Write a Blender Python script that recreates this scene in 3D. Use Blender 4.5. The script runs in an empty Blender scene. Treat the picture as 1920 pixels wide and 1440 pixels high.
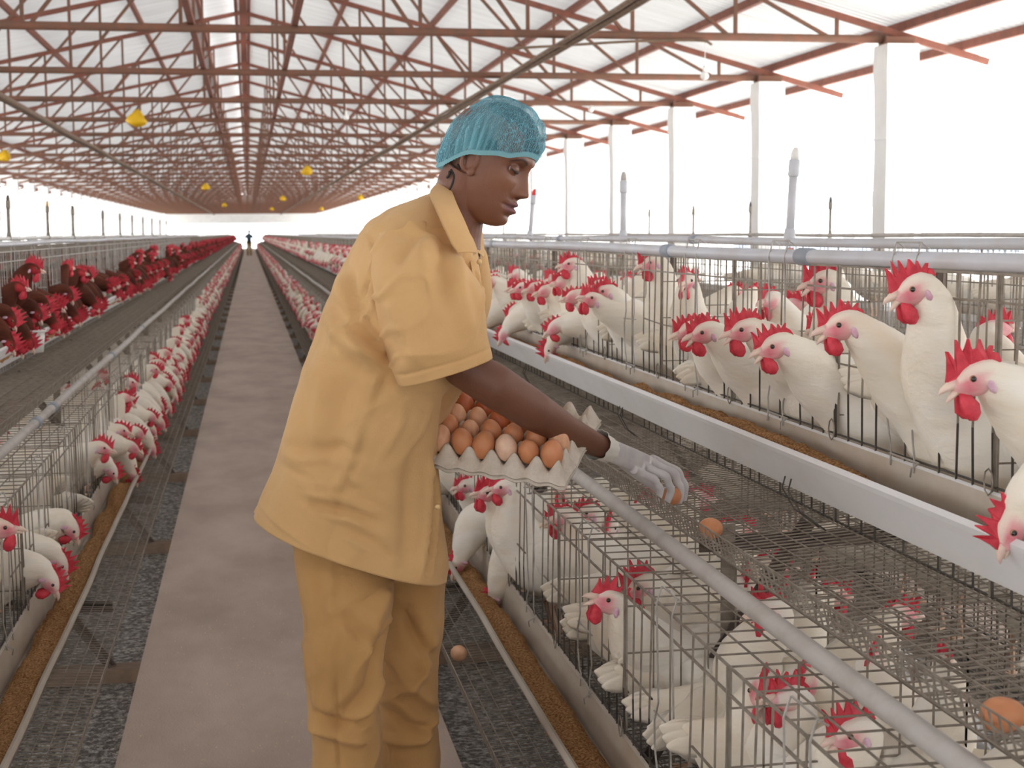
import bpy, math, random
import numpy as np
from mathutils import Vector, Matrix, Euler, noise

# ------------------------------------------------------------------ camera, light, exposure
S = bpy.context.scene
C = S.collection
CAMZ = 1.35
FPX = 2760.0
IW, IH = 1920.0, 1440.0
VPX, VPY, ROLL = 466.0, 438.0, 0.0075           # where the aisle runs to, and the slight tilt of the camera

def _cam_matrix():
    yv = Vector((VPX - IW/2, IH/2 - VPY, -FPX)).normalized()      # world +Y seen in camera axes
    zv = Vector((1.0, ROLL, 0.0)).cross(yv).normalized()
    xv = yv.cross(zv)
    return Matrix((xv, yv, zv))                                   # rows: world axes in camera axes
CR = _cam_matrix()
cd = bpy.data.cameras.new('camera')
cam = bpy.data.objects.new('camera', cd); C.objects.link(cam)
cam.matrix_world = Matrix.Translation((0, 0, CAMZ)) @ CR.to_4x4()
cd.sensor_fit = 'HORIZONTAL'; cd.sensor_width = 17.3; cd.lens = FPX/IW*17.3
cd.clip_start = 0.05; cd.clip_end = 2000
cd.dof.use_dof = True; cd.dof.focus_distance = 3.0; cd.dof.aperture_fstop = 4.5
S.camera = cam
S.view_settings.view_transform = 'Standard'; S.view_settings.look = 'None'
S.view_settings.gamma = 1.0; S.view_settings.use_curve_mapping = False
S.view_settings.exposure = 0.80

W = bpy.data.worlds.new('world'); S.world = W; W.use_nodes = True
nt = W.node_tree; nt.nodes.clear()
wo = nt.nodes.new('ShaderNodeOutputWorld'); wb = nt.nodes.new('ShaderNodeBackground')
wr = nt.nodes.new('ShaderNodeValToRGB'); wc = nt.nodes.new('ShaderNodeTexCoord'); ws = nt.nodes.new('ShaderNodeSeparateXYZ')
wr.color_ramp.elements[0].position = 0.0; wr.color_ramp.elements[0].color = (1.0, 0.985, 0.97, 1)
wr.color_ramp.elements[1].position = 0.6; wr.color_ramp.elements[1].color = (0.86, 0.93, 1.0, 1)
nt.links.new(wc.outputs['Generated'], ws.inputs[0]); nt.links.new(ws.outputs['Z'], wr.inputs[0])
nt.links.new(wr.outputs[0], wb.inputs[0]); wb.inputs[1].default_value = 3.0
nt.links.new(wb.outputs[0], wo.inputs[0])
sl = bpy.data.lights.new('sun', 'SUN'); sl.energy = 5.0; sl.angle = math.radians(12); sl.color = (1, 0.96, 0.9)
so = bpy.data.objects.new('sun', sl); C.objects.link(so); so.rotation_euler = Euler((math.radians(12), math.radians(22), 0))
S.cycles.use_denoising = True
S.cycles.max_bounces = 8; S.cycles.diffuse_bounces = 5; S.cycles.transparent_max_bounces = 12
S.cycles.sample_clamp_indirect = 6.0
S.cycles.caustics_reflective = False; S.cycles.caustics_refractive = False

def at(px, py, Y=None, X=None, Z=None):
    """the point of the place seen at photograph position (px, py) on the plane Y=, X= or Z="""
    v = CR @ Vector((px - IW/2, IH/2 - py, -FPX))
    if Y is not None: t = Y/v.y
    elif X is not None: t = X/v.x
    else: t = (Z - CAMZ)/v.z
    return Vector((v.x*t, v.y*t, CAMZ + v.z*t))
def px_of(p):
    v = CR.transposed() @ (Vector(p) - Vector((0, 0, CAMZ)))
    return (IW/2 + FPX*v.x/-v.z, IH/2 - FPX*v.y/-v.z, -v.z)

# ------------------------------------------------------------------ helpers
rnd = random.Random(7)
M = {}
def mat(name, col, rough=0.6, metal=0.0, col2=None, scale=10.0, detail=4.0, bump=0.0, bscale=None, stretch=(1, 1, 1), spec=0.4,
        lo=0.35, hi=0.65, sheen=0.0, sss=0.0, attr=None, transl=0.0, transp=0.0, coord='Object'):
    m = bpy.data.materials.new(name); m.use_nodes = True
    n = m.node_tree.nodes; l = m.node_tree.links
    b = n['Principled BSDF']; out = n['Material Output']
    b.inputs['Base Color'].default_value = (*col, 1); b.inputs['Roughness'].default_value = rough
    b.inputs['Metallic'].default_value = metal; b.inputs['Specular IOR Level'].default_value = spec
    if sheen: b.inputs['Sheen Weight'].default_value = sheen
    if sss:
        b.inputs['Subsurface Weight'].default_value = sss; b.inputs['Subsurface Radius'].default_value = (0.02, 0.008, 0.004)
        b.inputs['Subsurface Scale'].default_value = 0.3
    tc = n.new('ShaderNodeTexCoord'); mp = n.new('ShaderNodeMapping'); mp.inputs['Scale'].default_value = stretch
    l.new(tc.outputs[coord], mp.inputs[0])
    if attr:
        a = n.new('ShaderNodeAttribute'); a.attribute_name = attr
        l.new(a.outputs['Color'], b.inputs['Base Color']); src = a.outputs['Color']
    else: src = None
    if col2 is not None:
        t = n.new('ShaderNodeTexNoise'); t.inputs['Scale'].default_value = scale; t.inputs['Detail'].default_value = detail
        t.inputs['Roughness'].default_value = 0.6
        l.new(mp.outputs[0], t.inputs[0])
        r = n.new('ShaderNodeValToRGB'); r.color_ramp.elements[0].position = lo; r.color_ramp.elements[1].position = hi
        r.color_ramp.elements[0].color = (*col, 1); r.color_ramp.elements[1].color = (*col2, 1)
        l.new(t.outputs[0], r.inputs[0])
        if src is not None:
            mx = n.new('ShaderNodeMix'); mx.data_type = 'RGBA'; mx.blend_type = 'MULTIPLY'; mx.inputs[0].default_value = 1.0
            l.new(src, mx.inputs[6]); l.new(r.outputs[0], mx.inputs[7]); l.new(mx.outputs[2], b.inputs['Base Color'])
        else: l.new(r.outputs[0], b.inputs['Base Color'])
    if bump:
        t2 = n.new('ShaderNodeTexNoise'); t2.inputs['Scale'].default_value = bscale or scale; t2.inputs['Detail'].default_value = 5
        l.new(mp.outputs[0], t2.inputs[0])
        bp = n.new('ShaderNodeBump'); bp.inputs['Strength'].default_value = 1.0; bp.inputs['Distance'].default_value = bump
        l.new(t2.outputs[0], bp.inputs['Height']); l.new(bp.outputs[0], b.inputs['Normal'])
    last = b.outputs[0]
    if transl:
        tr = n.new('ShaderNodeBsdfTranslucent'); tr.inputs[0].default_value = (*col, 1)
        ms = n.new('ShaderNodeMixShader'); ms.inputs[0].default_value = transl
        l.new(last, ms.inputs[1]); l.new(tr.outputs[0], ms.inputs[2]); last = ms.outputs[0]
    if transp:
        tr = n.new('ShaderNodeBsdfTransparent')
        ms = n.new('ShaderNodeMixShader'); ms.inputs[0].default_value = transp
        l.new(last, ms.inputs[1]); l.new(tr.outputs[0], ms.inputs[2]); last = ms.outputs[0]
    l.new(last, out.inputs[0])
    M[name] = m
    return m

class MB:
    """collects shapes into one mesh"""
    def __init__(s): s.v = []; s.f = []; s.mi = []; s.cur = 0
    def add(s, vs, fs):
        k = len(s.v); s.v.extend([tuple(v) for v in vs]); s.f.extend([tuple(i + k for i in f) for f in fs])
        s.mi.extend([s.cur]*len(fs)); return s
    def box(s, a, b):
        x0, y0, z0 = a; x1, y1, z1 = b
        return s.add([(x0,y0,z0),(x1,y0,z0),(x1,y1,z0),(x0,y1,z0),(x0,y0,z1),(x1,y0,z1),(x1,y1,z1),(x0,y1,z1)],
                     [(0,3,2,1),(4,5,6,7),(0,1,5,4),(1,2,6,5),(2,3,7,6),(3,0,4,7)])
    def bar(s, p, q, w, h=None, n=4, cap=True):
        """straight bar; n=4 a box section w x h, else round with diameter w"""
        p = Vector(p); q = Vector(q); d = (q - p)
        if d.length < 1e-6: return s
        d.normalize()
        up = Vector((0, 0, 1)) if abs(d.z) < 0.95 else Vector((0, 1, 0))
        a = d.cross(up).normalized(); b = a.cross(d)
        h = h or w; vs = []
        for c in (p, q):
            if n == 4: vs += [c - a*w/2 - b*h/2, c + a*w/2 - b*h/2, c + a*w/2 + b*h/2, c - a*w/2 + b*h/2]
            else:
                for i in range(n):
                    t = 2*math.pi*i/n; vs.append(c + a*math.cos(t)*w/2 + b*math.sin(t)*w/2)
        fs = [(i, (i+1) % n, n + (i+1) % n, n + i) for i in range(n)]
        if cap: fs += [tuple(range(n-1, -1, -1)), tuple(range(n, 2*n))]
        return s.add(vs, fs)
    def tube(s, pts, r, n=8, cap=True, flat=1.0, up=None):
        """tube through points; r a number or one per point"""
        pts = [Vector(p) for p in pts]; m = len(pts)
        rs = [r]*m if not hasattr(r, '__len__') else r
        prev = None; vs = []
        for i, p in enumerate(pts):
            d = (pts[min(i+1, m-1)] - pts[max(i-1, 0)])
            d = d.normalized() if d.length > 1e-9 else Vector((0, 0, 1))
            if prev is None:
                u = Vector(up) if up is not None else (Vector((0, 0, 1)) if abs(d.z) < 0.9 else Vector((0, 1, 0)))
            else: u = prev
            a = d.cross(u).normalized(); b = a.cross(d).normalized(); prev = b
            for k in range(n):
                t = 2*math.pi*k/n; vs.append(p + a*math.cos(t)*rs[i] + b*math.sin(t)*rs[i]*flat)
        fs = [(i*n + k, i*n + (k+1) % n, (i+1)*n + (k+1) % n, (i+1)*n + k) for i in range(m-1) for k in range(n)]
        if cap: fs += [tuple(range(n-1, -1, -1)), tuple(range((m-1)*n, m*n))]
        return s.add(vs, fs)
    def loft(s, rings, closed=True, cap=True):
        n = len(rings[0]); m = len(rings); vs = [v for r in rings for v in r]
        e = n if closed else n-1
        fs = [(i*n + k, i*n + (k+1) % n, (i+1)*n + (k+1) % n, (i+1)*n + k) for i in range(m-1) for k in range(e)]
        if cap and closed: fs += [tuple(range(n-1, -1, -1)), tuple(range((m-1)*n, m*n))]
        return s.add(vs, fs)
    def ball(s, c, r, n=10, m=8):
        r = (r, r, r) if not hasattr(r, '__len__') else r
        vs = [(c[0], c[1], c[2] - r[2])]
        for i in range(1, m):
            t = math.pi*i/m
            for k in range(n):
                a = 2*math.pi*k/n; vs.append((c[0] + r[0]*math.sin(t)*math.cos(a), c[1] + r[1]*math.sin(t)*math.sin(a), c[2] - r[2]*math.cos(t)))
        vs.append((c[0], c[1], c[2] + r[2])); L = len(vs) - 1
        fs = [(0, 1 + (k+1) % n, 1 + k) for k in range(n)]
        fs += [(1 + i*n + k, 1 + i*n + (k+1) % n, 1 + (i+1)*n + (k+1) % n, 1 + (i+1)*n + k) for i in range(m-2) for k in range(n)]
        fs += [(L, 1 + (m-2)*n + k, 1 + (m-2)*n + (k+1) % n) for k in range(n)]
        return s.add(vs, fs)
    def mesh(s, name, mats, smooth=False):
        me = bpy.data.meshes.new(name); me.from_pydata(s.v, [], s.f)
        for m in (mats if isinstance(mats, (list, tuple)) else [mats]): me.materials.append(M[m] if isinstance(m, str) else m)
        if any(s.mi): me.polygons.foreach_set('material_index', s.mi)
        if smooth: me.polygons.foreach_set('use_smooth', [True]*len(me.polygons))
        me.update(); return me
    def build(s, name, mats, parent=None, smooth=False, loc=None):
        o = bpy.data.objects.new(name, s.mesh(name, mats, smooth)); C.objects.link(o)
        if parent is not None: o.parent = parent
        if loc is not None: o.location = loc
        return o
def tag(o, label=None, cat=None, group=None, kind=None):
    if label: o['label'] = label
    if cat: o['category'] = cat
    if group: o['group'] = group
    if kind: o['kind'] = kind
    return o
def empty(name, loc=(0, 0, 0), rz=0.0):
    o = bpy.data.objects.new(name, None); C.objects.link(o); o.location = loc; o.rotation_euler = (0, 0, rz)
    o.empty_display_size = 0.05; return o
def dup(root, parent=None):
    r = root.copy(); C.objects.link(r)
    if parent is not None: r.parent = parent
    for ch in root.children: dup(ch, r)
    return r
def struct(name, mb, m, smooth=False):
    o = mb.build(name, m, smooth=smooth); o['kind'] = 'structure'; return o
def cr(pts, n):
    """smooth curve through points (tuples of any length), n steps per span"""
    P = [np.array(p, float) for p in pts]; P = [2*P[0]-P[1]] + P + [2*P[-1]-P[-2]]; out = []
    for i in range(1, len(P)-2):
        a, b, c, d = P[i-1], P[i], P[i+1], P[i+2]
        for k in range(n):
            t = k/n; out.append(0.5*((2*b) + (c-a)*t + (2*a-5*b+4*c-d)*t*t + (3*b-a-3*c+d)*t**3))
    out.append(P[-2]); return out
def nz(x, y, z=0.0): return noise.noise(Vector((x, y, z)))
# ------------------------------------------------------------------ materials
mat('concrete', (0.50, 0.40, 0.335), 0.9, col2=(0.34, 0.262, 0.215), scale=1.6, detail=9, bump=0.0015, bscale=90, stretch=(1.6, 0.8, 1), lo=0.3, hi=0.72)
mat('manure', (0.085, 0.07, 0.06), 0.65, col2=(0.50, 0.465, 0.42), scale=55, detail=10, bump=0.03, bscale=60, lo=0.44, hi=0.70)
mat('yard', (0.84, 0.81, 0.76), 0.9, col2=(0.72, 0.68, 0.62), scale=0.3)
mat('whitewash', (0.86, 0.86, 0.85), 0.7, col2=(0.78, 0.77, 0.76), scale=3, lo=0.4, hi=0.8, bump=0.002, bscale=20)
mat('roof_sheet', (0.66, 0.655, 0.65), 0.55, col2=(0.55, 0.535, 0.52), scale=0.7, stretch=(1, 6, 1), detail=6, transl=0.09)
mat('rust', (0.28, 0.10, 0.068), 0.75, col2=(0.19, 0.08, 0.058), scale=9, detail=6, bump=0.001, bscale=60)
mat('rust_dusty', (0.24, 0.105, 0.07), 0.85, col2=(0.17, 0.10, 0.07), scale=7, detail=6)
mat('bamboo', (0.25, 0.17, 0.12), 0.8, col2=(0.17, 0.11, 0.075), scale=8)
mat('yellow_bag', (0.85, 0.55, 0.02), 0.45, transl=0.25, bump=0.01, bscale=15)
mat('bulb', (0.9, 0.9, 0.88), 0.2)
mat('dark_wire', (0.06, 0.05, 0.045), 0.6)
mat('shed_wall', (0.5, 0.56, 0.66), 0.9)

# ------------------------------------------------------------------ the setting
XR, XL, TZ, RZ = 6.8, -8.1, CAMZ + 1.99, CAMZ + 3.80     # side walls, tie beam height, ridge height
Y0, DY, NT = 14.9, 3.95, 35                               # first truss seen, spacing
YB, YE = Y0 - 9*DY, Y0 + (NT-1)*DY + 1.2
GZ = -0.10
m = MB(); m.add([(XL-0.3, YB-6, GZ), (XR+0.3, YB-6, GZ), (XR+0.3, YE, GZ), (XL-0.3, YE, GZ)], [(0,1,2,3)])
struct('floor', m, 'manure')
m = MB(); m.add([(-300, -120, GZ-0.05), (300, -120, GZ-0.05), (300, 420, GZ-0.05), (-300, 420, GZ-0.05)], [(0,1,2,3)])
tag(m.build('ground', 'yard'), kind='structure')
m = MB(); m.box((-0.37, -14, GZ-0.05), (0.50, YE-8, 0.0))
o = m.build('walkway', 'concrete'); tag(o, kind='structure')
for k in (1, -1):                                        # walkways of the neighbouring aisles
    m = MB(); m.box((0.065 + k*2.74 - 0.43, -4, GZ-0.05), (0.065 + k*2.74 + 0.43, YE-8, 0.0)); struct('trim_%d' % (3 if k == 1 else 4), m, 'concrete')
for nm, x, k in (('wall_right', XR, 1), ('wall_left', XL, -1)):
    m = MB(); m.box((min(x, x+k*0.2), YB-2, GZ-0.1), (max(x, x+k*0.2), YE, 0.55)); struct(nm, m, 'whitewash')
m = MB(); m.box((XL, YE-0.2, CAMZ+1.0), (XR, YE, TZ+0.12)); m.box((XL, YE-0.2, GZ), (-2.2, YE, 0.4)); m.box((2.4, YE-0.2, GZ), (XR, YE, 0.4))
m.add([(XL, YE-0.1, TZ+0.1), (XR, YE-0.1, TZ+0.1), (0, YE-0.1, RZ+0.1)], [(0,1,2)])
for x in (-6, -4, -2, 0, 2, 4): m.box((x-0.06, YE-0.15, GZ), (x+0.06, YE, CAMZ+1.0))
struct('wall_back', m, 'whitewash')

def roof_z(x):
    return RZ - (RZ-TZ)*x/XR if x >= 0 else RZ + (RZ-TZ)*x/-XL
# corrugated roof, each slope one sheet; the left one stops short of the ridge, a raised cap covers the slot
def sheet(x0, x1, dz):
    m = MB(); ys = []; y = YB-2; k = 0
    while y < YE + 0.3:
        ys.append((y, 0.0)); ys.append((y+0.05, 0.0)); ys.append((y+0.075, 0.028)); ys.append((y+0.105, 0.028)); y += 0.13
    for (yy, h) in ys:
        m.v += [(x0, yy, roof_z(x0)+dz+h), (x1, yy, roof_z(x1)+dz+h)]
    m.f = [(2*i, 2*i+1, 2*i+3, 2*i+2) for i in range(len(ys)-1)]; m.mi = [0]*len(m.f)
    return m
struct('ceiling', sheet(-0.12, XR+1.15, 0.20), 'roof_sheet')
struct('ceiling_left', sheet(XL-1.15, -0.72, 0.20), 'roof_sheet')
m = sheet(-1.0, 0.0, 0.45); struct('ceiling_ridge', m, 'roof_sheet')

# ------------------------------------------------------------------ steel roof trusses
def bars(segs, w, h=None):
    m = MB()
    for p, q in segs: m.bar(p, q, w, h)
    return m
def make_truss():
    t = empty('roof_truss')
    m = MB(); m.tube([(XL, 0, TZ), (XL/2, 0, TZ), (0, 0, TZ), (XR/2, 0, TZ), (XR, 0, TZ)], 0.042, 10); m.build('tie_beam', 'rust_dusty', t, True)
    def rz(x): return roof_z(x) + 0.06
    bars([((0, 0, rz(0)), (XR+1.05, 0, rz(XR+1.05)))], 0.05, 0.07).build('rafter', 'rust', t)
    bars([((0, 0, rz(0)), (XL-1.05, 0, rz(XL-1.05)))], 0.05, 0.07).build('rafter', 'rust', t)
    xs = [6.13, 5.02, 3.92, 2.83, 1.74, 0.5]
    for s in (1, -1):
        q = XR if s == 1 else -XL; pv = [x*q/XR for x in xs]
        for i, x in enumerate(pv):
            z1 = rz(s*x)
            bars([((s*x, 0, TZ), (s*x, 0, z1))], 0.035).build('strut', 'rust_dusty', t)
            if i < len(pv)-1:
                xi = pv[i+1]
                bars([((s*xi, 0, rz(s*xi)), (s*(x-0.06), 0, TZ))], 0.035).build('brace', 'rust_dusty', t)
    bars([((0, 0, TZ), (0, 0, rz(0)))], 0.07).build('king_post', 'rust', t)
    for a, b in (((-0.75, -0.03, rz(-0.75)), (-0.70, 0.03, RZ+0.44)), ((-0.05, -0.03, RZ), (0.0, 0.03, RZ+0.42))):
        m = MB(); m.box(a, b); m.build('ridge_post', 'rust', t)
    for x, k in ((XR, 1), (XL, -1)):
        m = MB(); m.box((x-0.16, -0.1, TZ-0.06), (x+0.16, 0.1, TZ+0.02)); m.build('bearing_plate', 'rust_dusty', t)
    return t
def truss_far():
    m = MB(); 
    def rz(x): return roof_z(x) + 0.06
    m.bar((XL, 0, TZ), (XR, 0, TZ), 0.075); m.bar((0, 0, rz(0)), (XR+1.05, 0, rz(XR+1.05)), 0.05, 0.07); m.bar((0, 0, rz(0)), (XL-1.05, 0, rz(XL-1.05)), 0.05, 0.07)
    m.bar((0, 0, TZ), (0, 0, rz(0)), 0.07)
    for s in (1, -1):
        q = XR if s == 1 else -XL; pv = [x*q/XR for x in [6.13, 5.02, 3.92, 2.83, 1.74, 0.5]]
        for i, x in enumerate(pv):
            m.bar((s*x, 0, TZ), (s*x, 0, rz(s*x)), 0.035)
            if i < 5: m.bar((s*pv[i+1], 0, rz(s*pv[i+1])), (s*(x-0.06), 0, TZ), 0.035)
    return m.mesh('roof_truss', 'rust_dusty')
words = ['nearest', 'second nearest', 'third nearest', 'fourth nearest', 'fifth nearest', 'sixth nearest', 'seventh nearest', 'eighth nearest']
TR = make_truss(); TR.location = (0, Y0, 0); fm = truss_far()
tag(TR, 'rust red steel roof truss nearest the camera, resting on the nearest right column', 'roof truss', 'roof trusses')
for i in range(1, NT):
    if i < 8:
        t = dup(TR); t['label'] = 'rust red steel roof truss, %s one spanning the barn' % words[i]
    else:
        t = bpy.data.objects.new('roof_truss', fm); C.objects.link(t)
        tag(t, 'distant rust coloured roof truss far down the barn', 'roof truss', 'distant roof trusses')
    t.location = (0, Y0 + i*DY, 0)
for i in range(1, 10):                                   # overhead and behind the camera, they only carry the roof
    t = bpy.data.objects.new('roof_truss', fm); C.objects.link(t); t.location = (0, Y0 - i*DY, 0)
    tag(t, 'rust coloured roof truss above and behind the viewer', 'roof truss', 'roof trusses overhead')

# purlins, one long bar each
for k, x in enumerate([6.85, 7.55, 5.5, 4.17, 2.86, 1.55, 0.1, -0.12]):
    m = MB(); m.box((x-0.03, YB-1, roof_z(x)+0.10), (x+0.03, YE, roof_z(x)+0.19)); o = m.build('roof_purlin', 'rust')
    nm = ['along the right eave above the columns', 'at the outer edge of the right overhang', 'first inside the right eave', 'second inside the right eave', 'third inside the right eave',
          'nearest the ridge on the right slope', 'just right of the ridge', 'at the ridge centre line'][k]
    tag(o, 'long rusty steel purlin ' + nm, 'purlin', 'roof purlins')
for k, x in enumerate([-8.1, -8.9, -6.5, -4.9, -3.3, -1.7, -0.72]):
    m = MB(); m.box((x-0.03, YB-1, roof_z(x)+0.10), (x+0.03, YE, roof_z(x)+0.19)); o = m.build('roof_purlin', 'rust')
    nm = ['along the left eave above the columns', 'at the outer edge of the left overhang', 'first inside the left eave', 'second inside the left eave', 'third inside the left eave',
          'fourth inside the left eave', 'beside the bright slot left of the ridge'][k]
    tag(o, 'long rusty steel purlin ' + nm, 'purlin', 'roof purlins')
# long bracing between the trusses at mid height and along the ridge (the two dark lines of boards either side of the ridge)
for k, (x, z0, z1) in enumerate([(-0.50, TZ+0.04, TZ+0.10), (0.5, TZ+0.04, TZ+0.10)]):
    m = MB(); m.box((x-0.03, YB-1, z0), (x+0.03, YE, z1)); o = m.build('bracing_bar', 'rust')
    tag(o, 'rusty bar running lengthwise just %s of the ridge line' % ('left', 'right')[k], 'bracing bar', 'lengthwise bars')
for k, x in enumerate((-3.3, 3.25)):
    m = MB(); m.tube([(x + 0.02*math.sin(i*1.7), YB-1 + i*(YE-YB+1)/60, TZ-0.085+0.01*math.sin(i*2.3)) for i in range(61)], 0.045, 8)
    m.tube([(x - 0.09 + 0.02*math.sin(i*2.7), YB-1 + i*(YE-YB+1)/60, TZ-0.09+0.01*math.sin(i*1.3)) for i in range(61)], 0.022, 6)
    o = m.build('runner_pipe', 'bamboo', smooth=True)
    tag(o, 'brown dusty pipe running lengthwise under the trusses on the %s' % ('left side', 'right side')[k], 'pipe', 'lengthwise pipes under the trusses')
    if k == 1: o['label'] = 'long brown pipe under the trusses passing above the woman\'s blue cap'
    else: o['label'] = 'long brown pipe under the trusses above the brown hens'

# ------------------------------------------------------------------ columns
def column_mesh():
    m = MB(); rr = []
    for z in np.linspace(GZ, TZ-0.06, 14):
        w = 0.165 + 0.004*math.sin(z*5) ; 
        if z > TZ - 0.35: w += 0.012
        rr.append([(-w, -w, z), (w, -w, z), (w, w, z), (-w, w, z)])
    m.loft(rr)
    for z in (1.3, 2.3): m.loft([[(-0.172, -0.172, z-0.01), (0.172, -0.172, z-0.01), (0.172, 0.172, z-0.01), (-0.172, 0.172, z-0.01)],
                                [(-0.172, -0.172, z+0.01), (0.172, -0.172, z+0.01), (0.172, 0.172, z+0.01), (-0.172, 0.172, z+0.01)]])
    return m.mesh('concrete_column', 'whitewash')
cm = column_mesh()
for i in range(-9, NT):
    for x, side in ((XR, 'right'), (XL, 'left')):
        o = bpy.data.objects.new('concrete_column', cm); C.objects.link(o); o.location = (x, Y0 + i*DY, 0)
        if side == 'right' and 0 <= i < 6: tag(o, 'white concrete column, %s of those along the right side' % words[i], 'column', 'right side columns')
        elif i < 0: tag(o, 'white concrete column beside or behind the viewer', 'column', 'columns out of view')
        elif side == 'right': tag(o, 'white concrete column far down the right side', 'column', 'distant right columns')
        elif 1 <= i < 6: tag(o, 'white concrete column, %s of those along the left side' % words[i-1], 'column', 'left side columns')
        else: tag(o, 'white concrete column far down the left side', 'column', 'distant left columns')

# ------------------------------------------------------------------ hanging bulbs and yellow bags
def bag(p, label, k):
    t = empty('yellow_bag', p); r = random.Random(k)
    m = MB(); L = (TZ - p[2])
    m.bar((0, 0, 0.02), (0.02, 0, L), 0.008, n=5); m.build('cord', 'dark_wire', t)
    m = MB(); rings = []
    prof = [(0.03, 0.02), (0.0, 0.05), (-0.06, 0.11), (-0.13, 0.145), (-0.18, 0.12), (-0.21, 0.05)]
    for z, w in prof:
        rings.append([(math.cos(a)*w*(1+0.22*math.sin(a*3+z*20+k))*r.uniform(0.9, 1.1), math.sin(a)*w*(1+0.15*math.cos(a*2+k)), z + 0.015*math.sin(a*4+k)) for a in [2*math.pi*j/12 for j in range(12)]])
    m.loft(rings); m.build('bag', 'yellow_bag', t, True)
    tag(t, label, 'yellow bag', 'yellow bags hung from the trusses')
bl = [(257, 210, 22.0, 'yellow crumpled bag hanging above the left rows, the largest one in view'),
      (8, 284, 33, 'yellow bag hanging at the far left edge of the roof'),
      (575, 313, 40, 'yellow bag hanging nearest the woman\'s cap'),
      (385, 345, 55, 'yellow bag hanging left of the ridge above the brown hens'),
      (420, 381, 88, 'small distant yellow bag just left of the aisle end'),
      (530, 368, 72, 'small distant yellow bag just right of the aisle end'),
      (676, 366, 70, 'distant yellow bag hanging above the woman\'s shoulder'),
      (510, 389, 108, 'tiny faint yellow bag above the far right cage row'),
      (603, 389, 106, 'tiny faint yellow bag left of the woman\'s back')]
snap = lambda Y: Y0 + round((Y-Y0)/DY)*DY
for k, (x, y, Y, lb) in enumerate(bl): bag(at(x, y, Y=snap(Y)), lb, k)
def bulb(p, top, label):
    t = empty('light_bulb', p); m = MB(); m.bar((0, 0, 0.08), (top[0]-p[0], 0, top[2]-p[2]), 0.008, n=5); m.build('cord', 'bulb', t)
    m = MB(); m.ball((0, 0, 0), 0.045, 12, 10); m.build('glass', 'bulb', t, True)
    m = MB(); m.bar((0, 0, 0.035), (0, 0, 0.10), 0.035, n=10); m.build('socket', 'bulb', t, True)
    tag(t, label, 'light bulb')
p = at(1321, 142, Y=snap(16.0)); bulb(p, (p.x+0.01, p.y, TZ), 'white light bulb hanging on a cord right of the woman')
p = at(649, 220, Y=snap(22.8)); bulb(p, (p.x+0.01, p.y, TZ), 'small white light bulb hanging left of the blue cap')
p = at(1108, 205, Y=snap(24)); bulb(p, (p.x+0.01, p.y, TZ), 'small white light bulb hanging right of the blue cap')
# old cord slung along the nearest tie beam
m = MB(); m.tube(cr([(2.6, Y0-0.06, TZ-0.16), (3.2, Y0-0.06, TZ-0.12), (3.9, Y0-0.06, TZ-0.07), (4.6, Y0-0.06, TZ-0.05), (4.75, Y0-0.06, TZ-0.09)], 5), 0.014, 5)
tag(m.build('slack_rope', 'bamboo', smooth=True), 'brown rope slung along the nearest tie beam', 'rope')

# neighbouring barn across the yard
t = empty('neighbouring_barn', (27, 20, GZ))
m = MB(); m.box((0, 0, 0), (0.2, 60, 0.7)); m.build('low_wall', 'shed_wall', t)
for i in range(16):
    m = MB(); m.box((-0.05, i*4, 0), (0.35, i*4+0.4, 2.7)); m.build('post', 'whitewash', t)
m = MB(); m.box((0.1, 0, 2.4), (0.25, 60, 3.1)); m.build('fascia', 'shed_wall', t)
m = MB(); m.add([(-0.8, -1, 3.1), (-0.8, 61, 3.1), (7, 61, 5.0), (7, -1, 5.0), (-0.8, -1, 3.2), (-0.8, 61, 3.2), (7, 61, 5.1), (7, -1, 5.1)], [(0,1,2,3),(4,7,6,5),(0,4,5,1),(0,3,7,4),(1,5,6,2)]); m.build('roof', 'whitewash', t)
tag(t, 'pale washed out neighbouring barn seen beyond the right opening', 'barn')

# crumbs of meal dropped on the walkway
r = random.Random(77); m = MB()
for i in range(900):
    y = 2.2 + 4.5*r.random()**1.4; x = r.gauss(-0.02, 0.17)
    if not -0.36 < x < 0.48: continue
    a = r.uniform(0, 3.14); l = r.uniform(0.001, 0.0024); c, s_ = math.cos(a)*l, math.sin(a)*l
    m.add([(x-c, y-s_, 0.0004), (x+s_*0.6, y-c*0.6, 0.0004), (x+c, y+s_, 0.0018), (x-s_*0.6, y+c*0.6, 0.0018)], [(0, 1, 2, 3)])
mat('crumb', (0.75, 0.55, 0.33), 0.9)
tag(m.build('meal_crumbs', 'crumb'), 'pale crumbs of meal scattered on the concrete walkway', 'crumbs', kind='stuff')
# ------------------------------------------------------------------ cages, troughs, pipes
mat('galv', (0.33, 0.285, 0.235), 0.55, metal=0.25, col2=(0.20, 0.165, 0.13), scale=30, detail=5)
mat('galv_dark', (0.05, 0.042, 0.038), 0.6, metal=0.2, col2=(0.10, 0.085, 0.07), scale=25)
mat('galv_pale', (0.46, 0.44, 0.41), 0.5, metal=0.2, col2=(0.33, 0.30, 0.27), scale=30)
mat('pvc', (0.56, 0.57, 0.62), 0.42, col2=(0.49, 0.47, 0.47), scale=6, detail=6, lo=0.4, hi=0.75)
mat('pvc_dusty', (0.50, 0.47, 0.44), 0.6, col2=(0.36, 0.31, 0.27), scale=14, detail=8, lo=0.45, hi=0.85)
mat('coupling', (0.30, 0.33, 0.38), 0.5)
mat('trough', (0.76, 0.755, 0.76), 0.42, col2=(0.66, 0.63, 0.60), scale=5, detail=9, stretch=(1, 0.5, 1), lo=0.45, hi=0.8)
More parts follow.
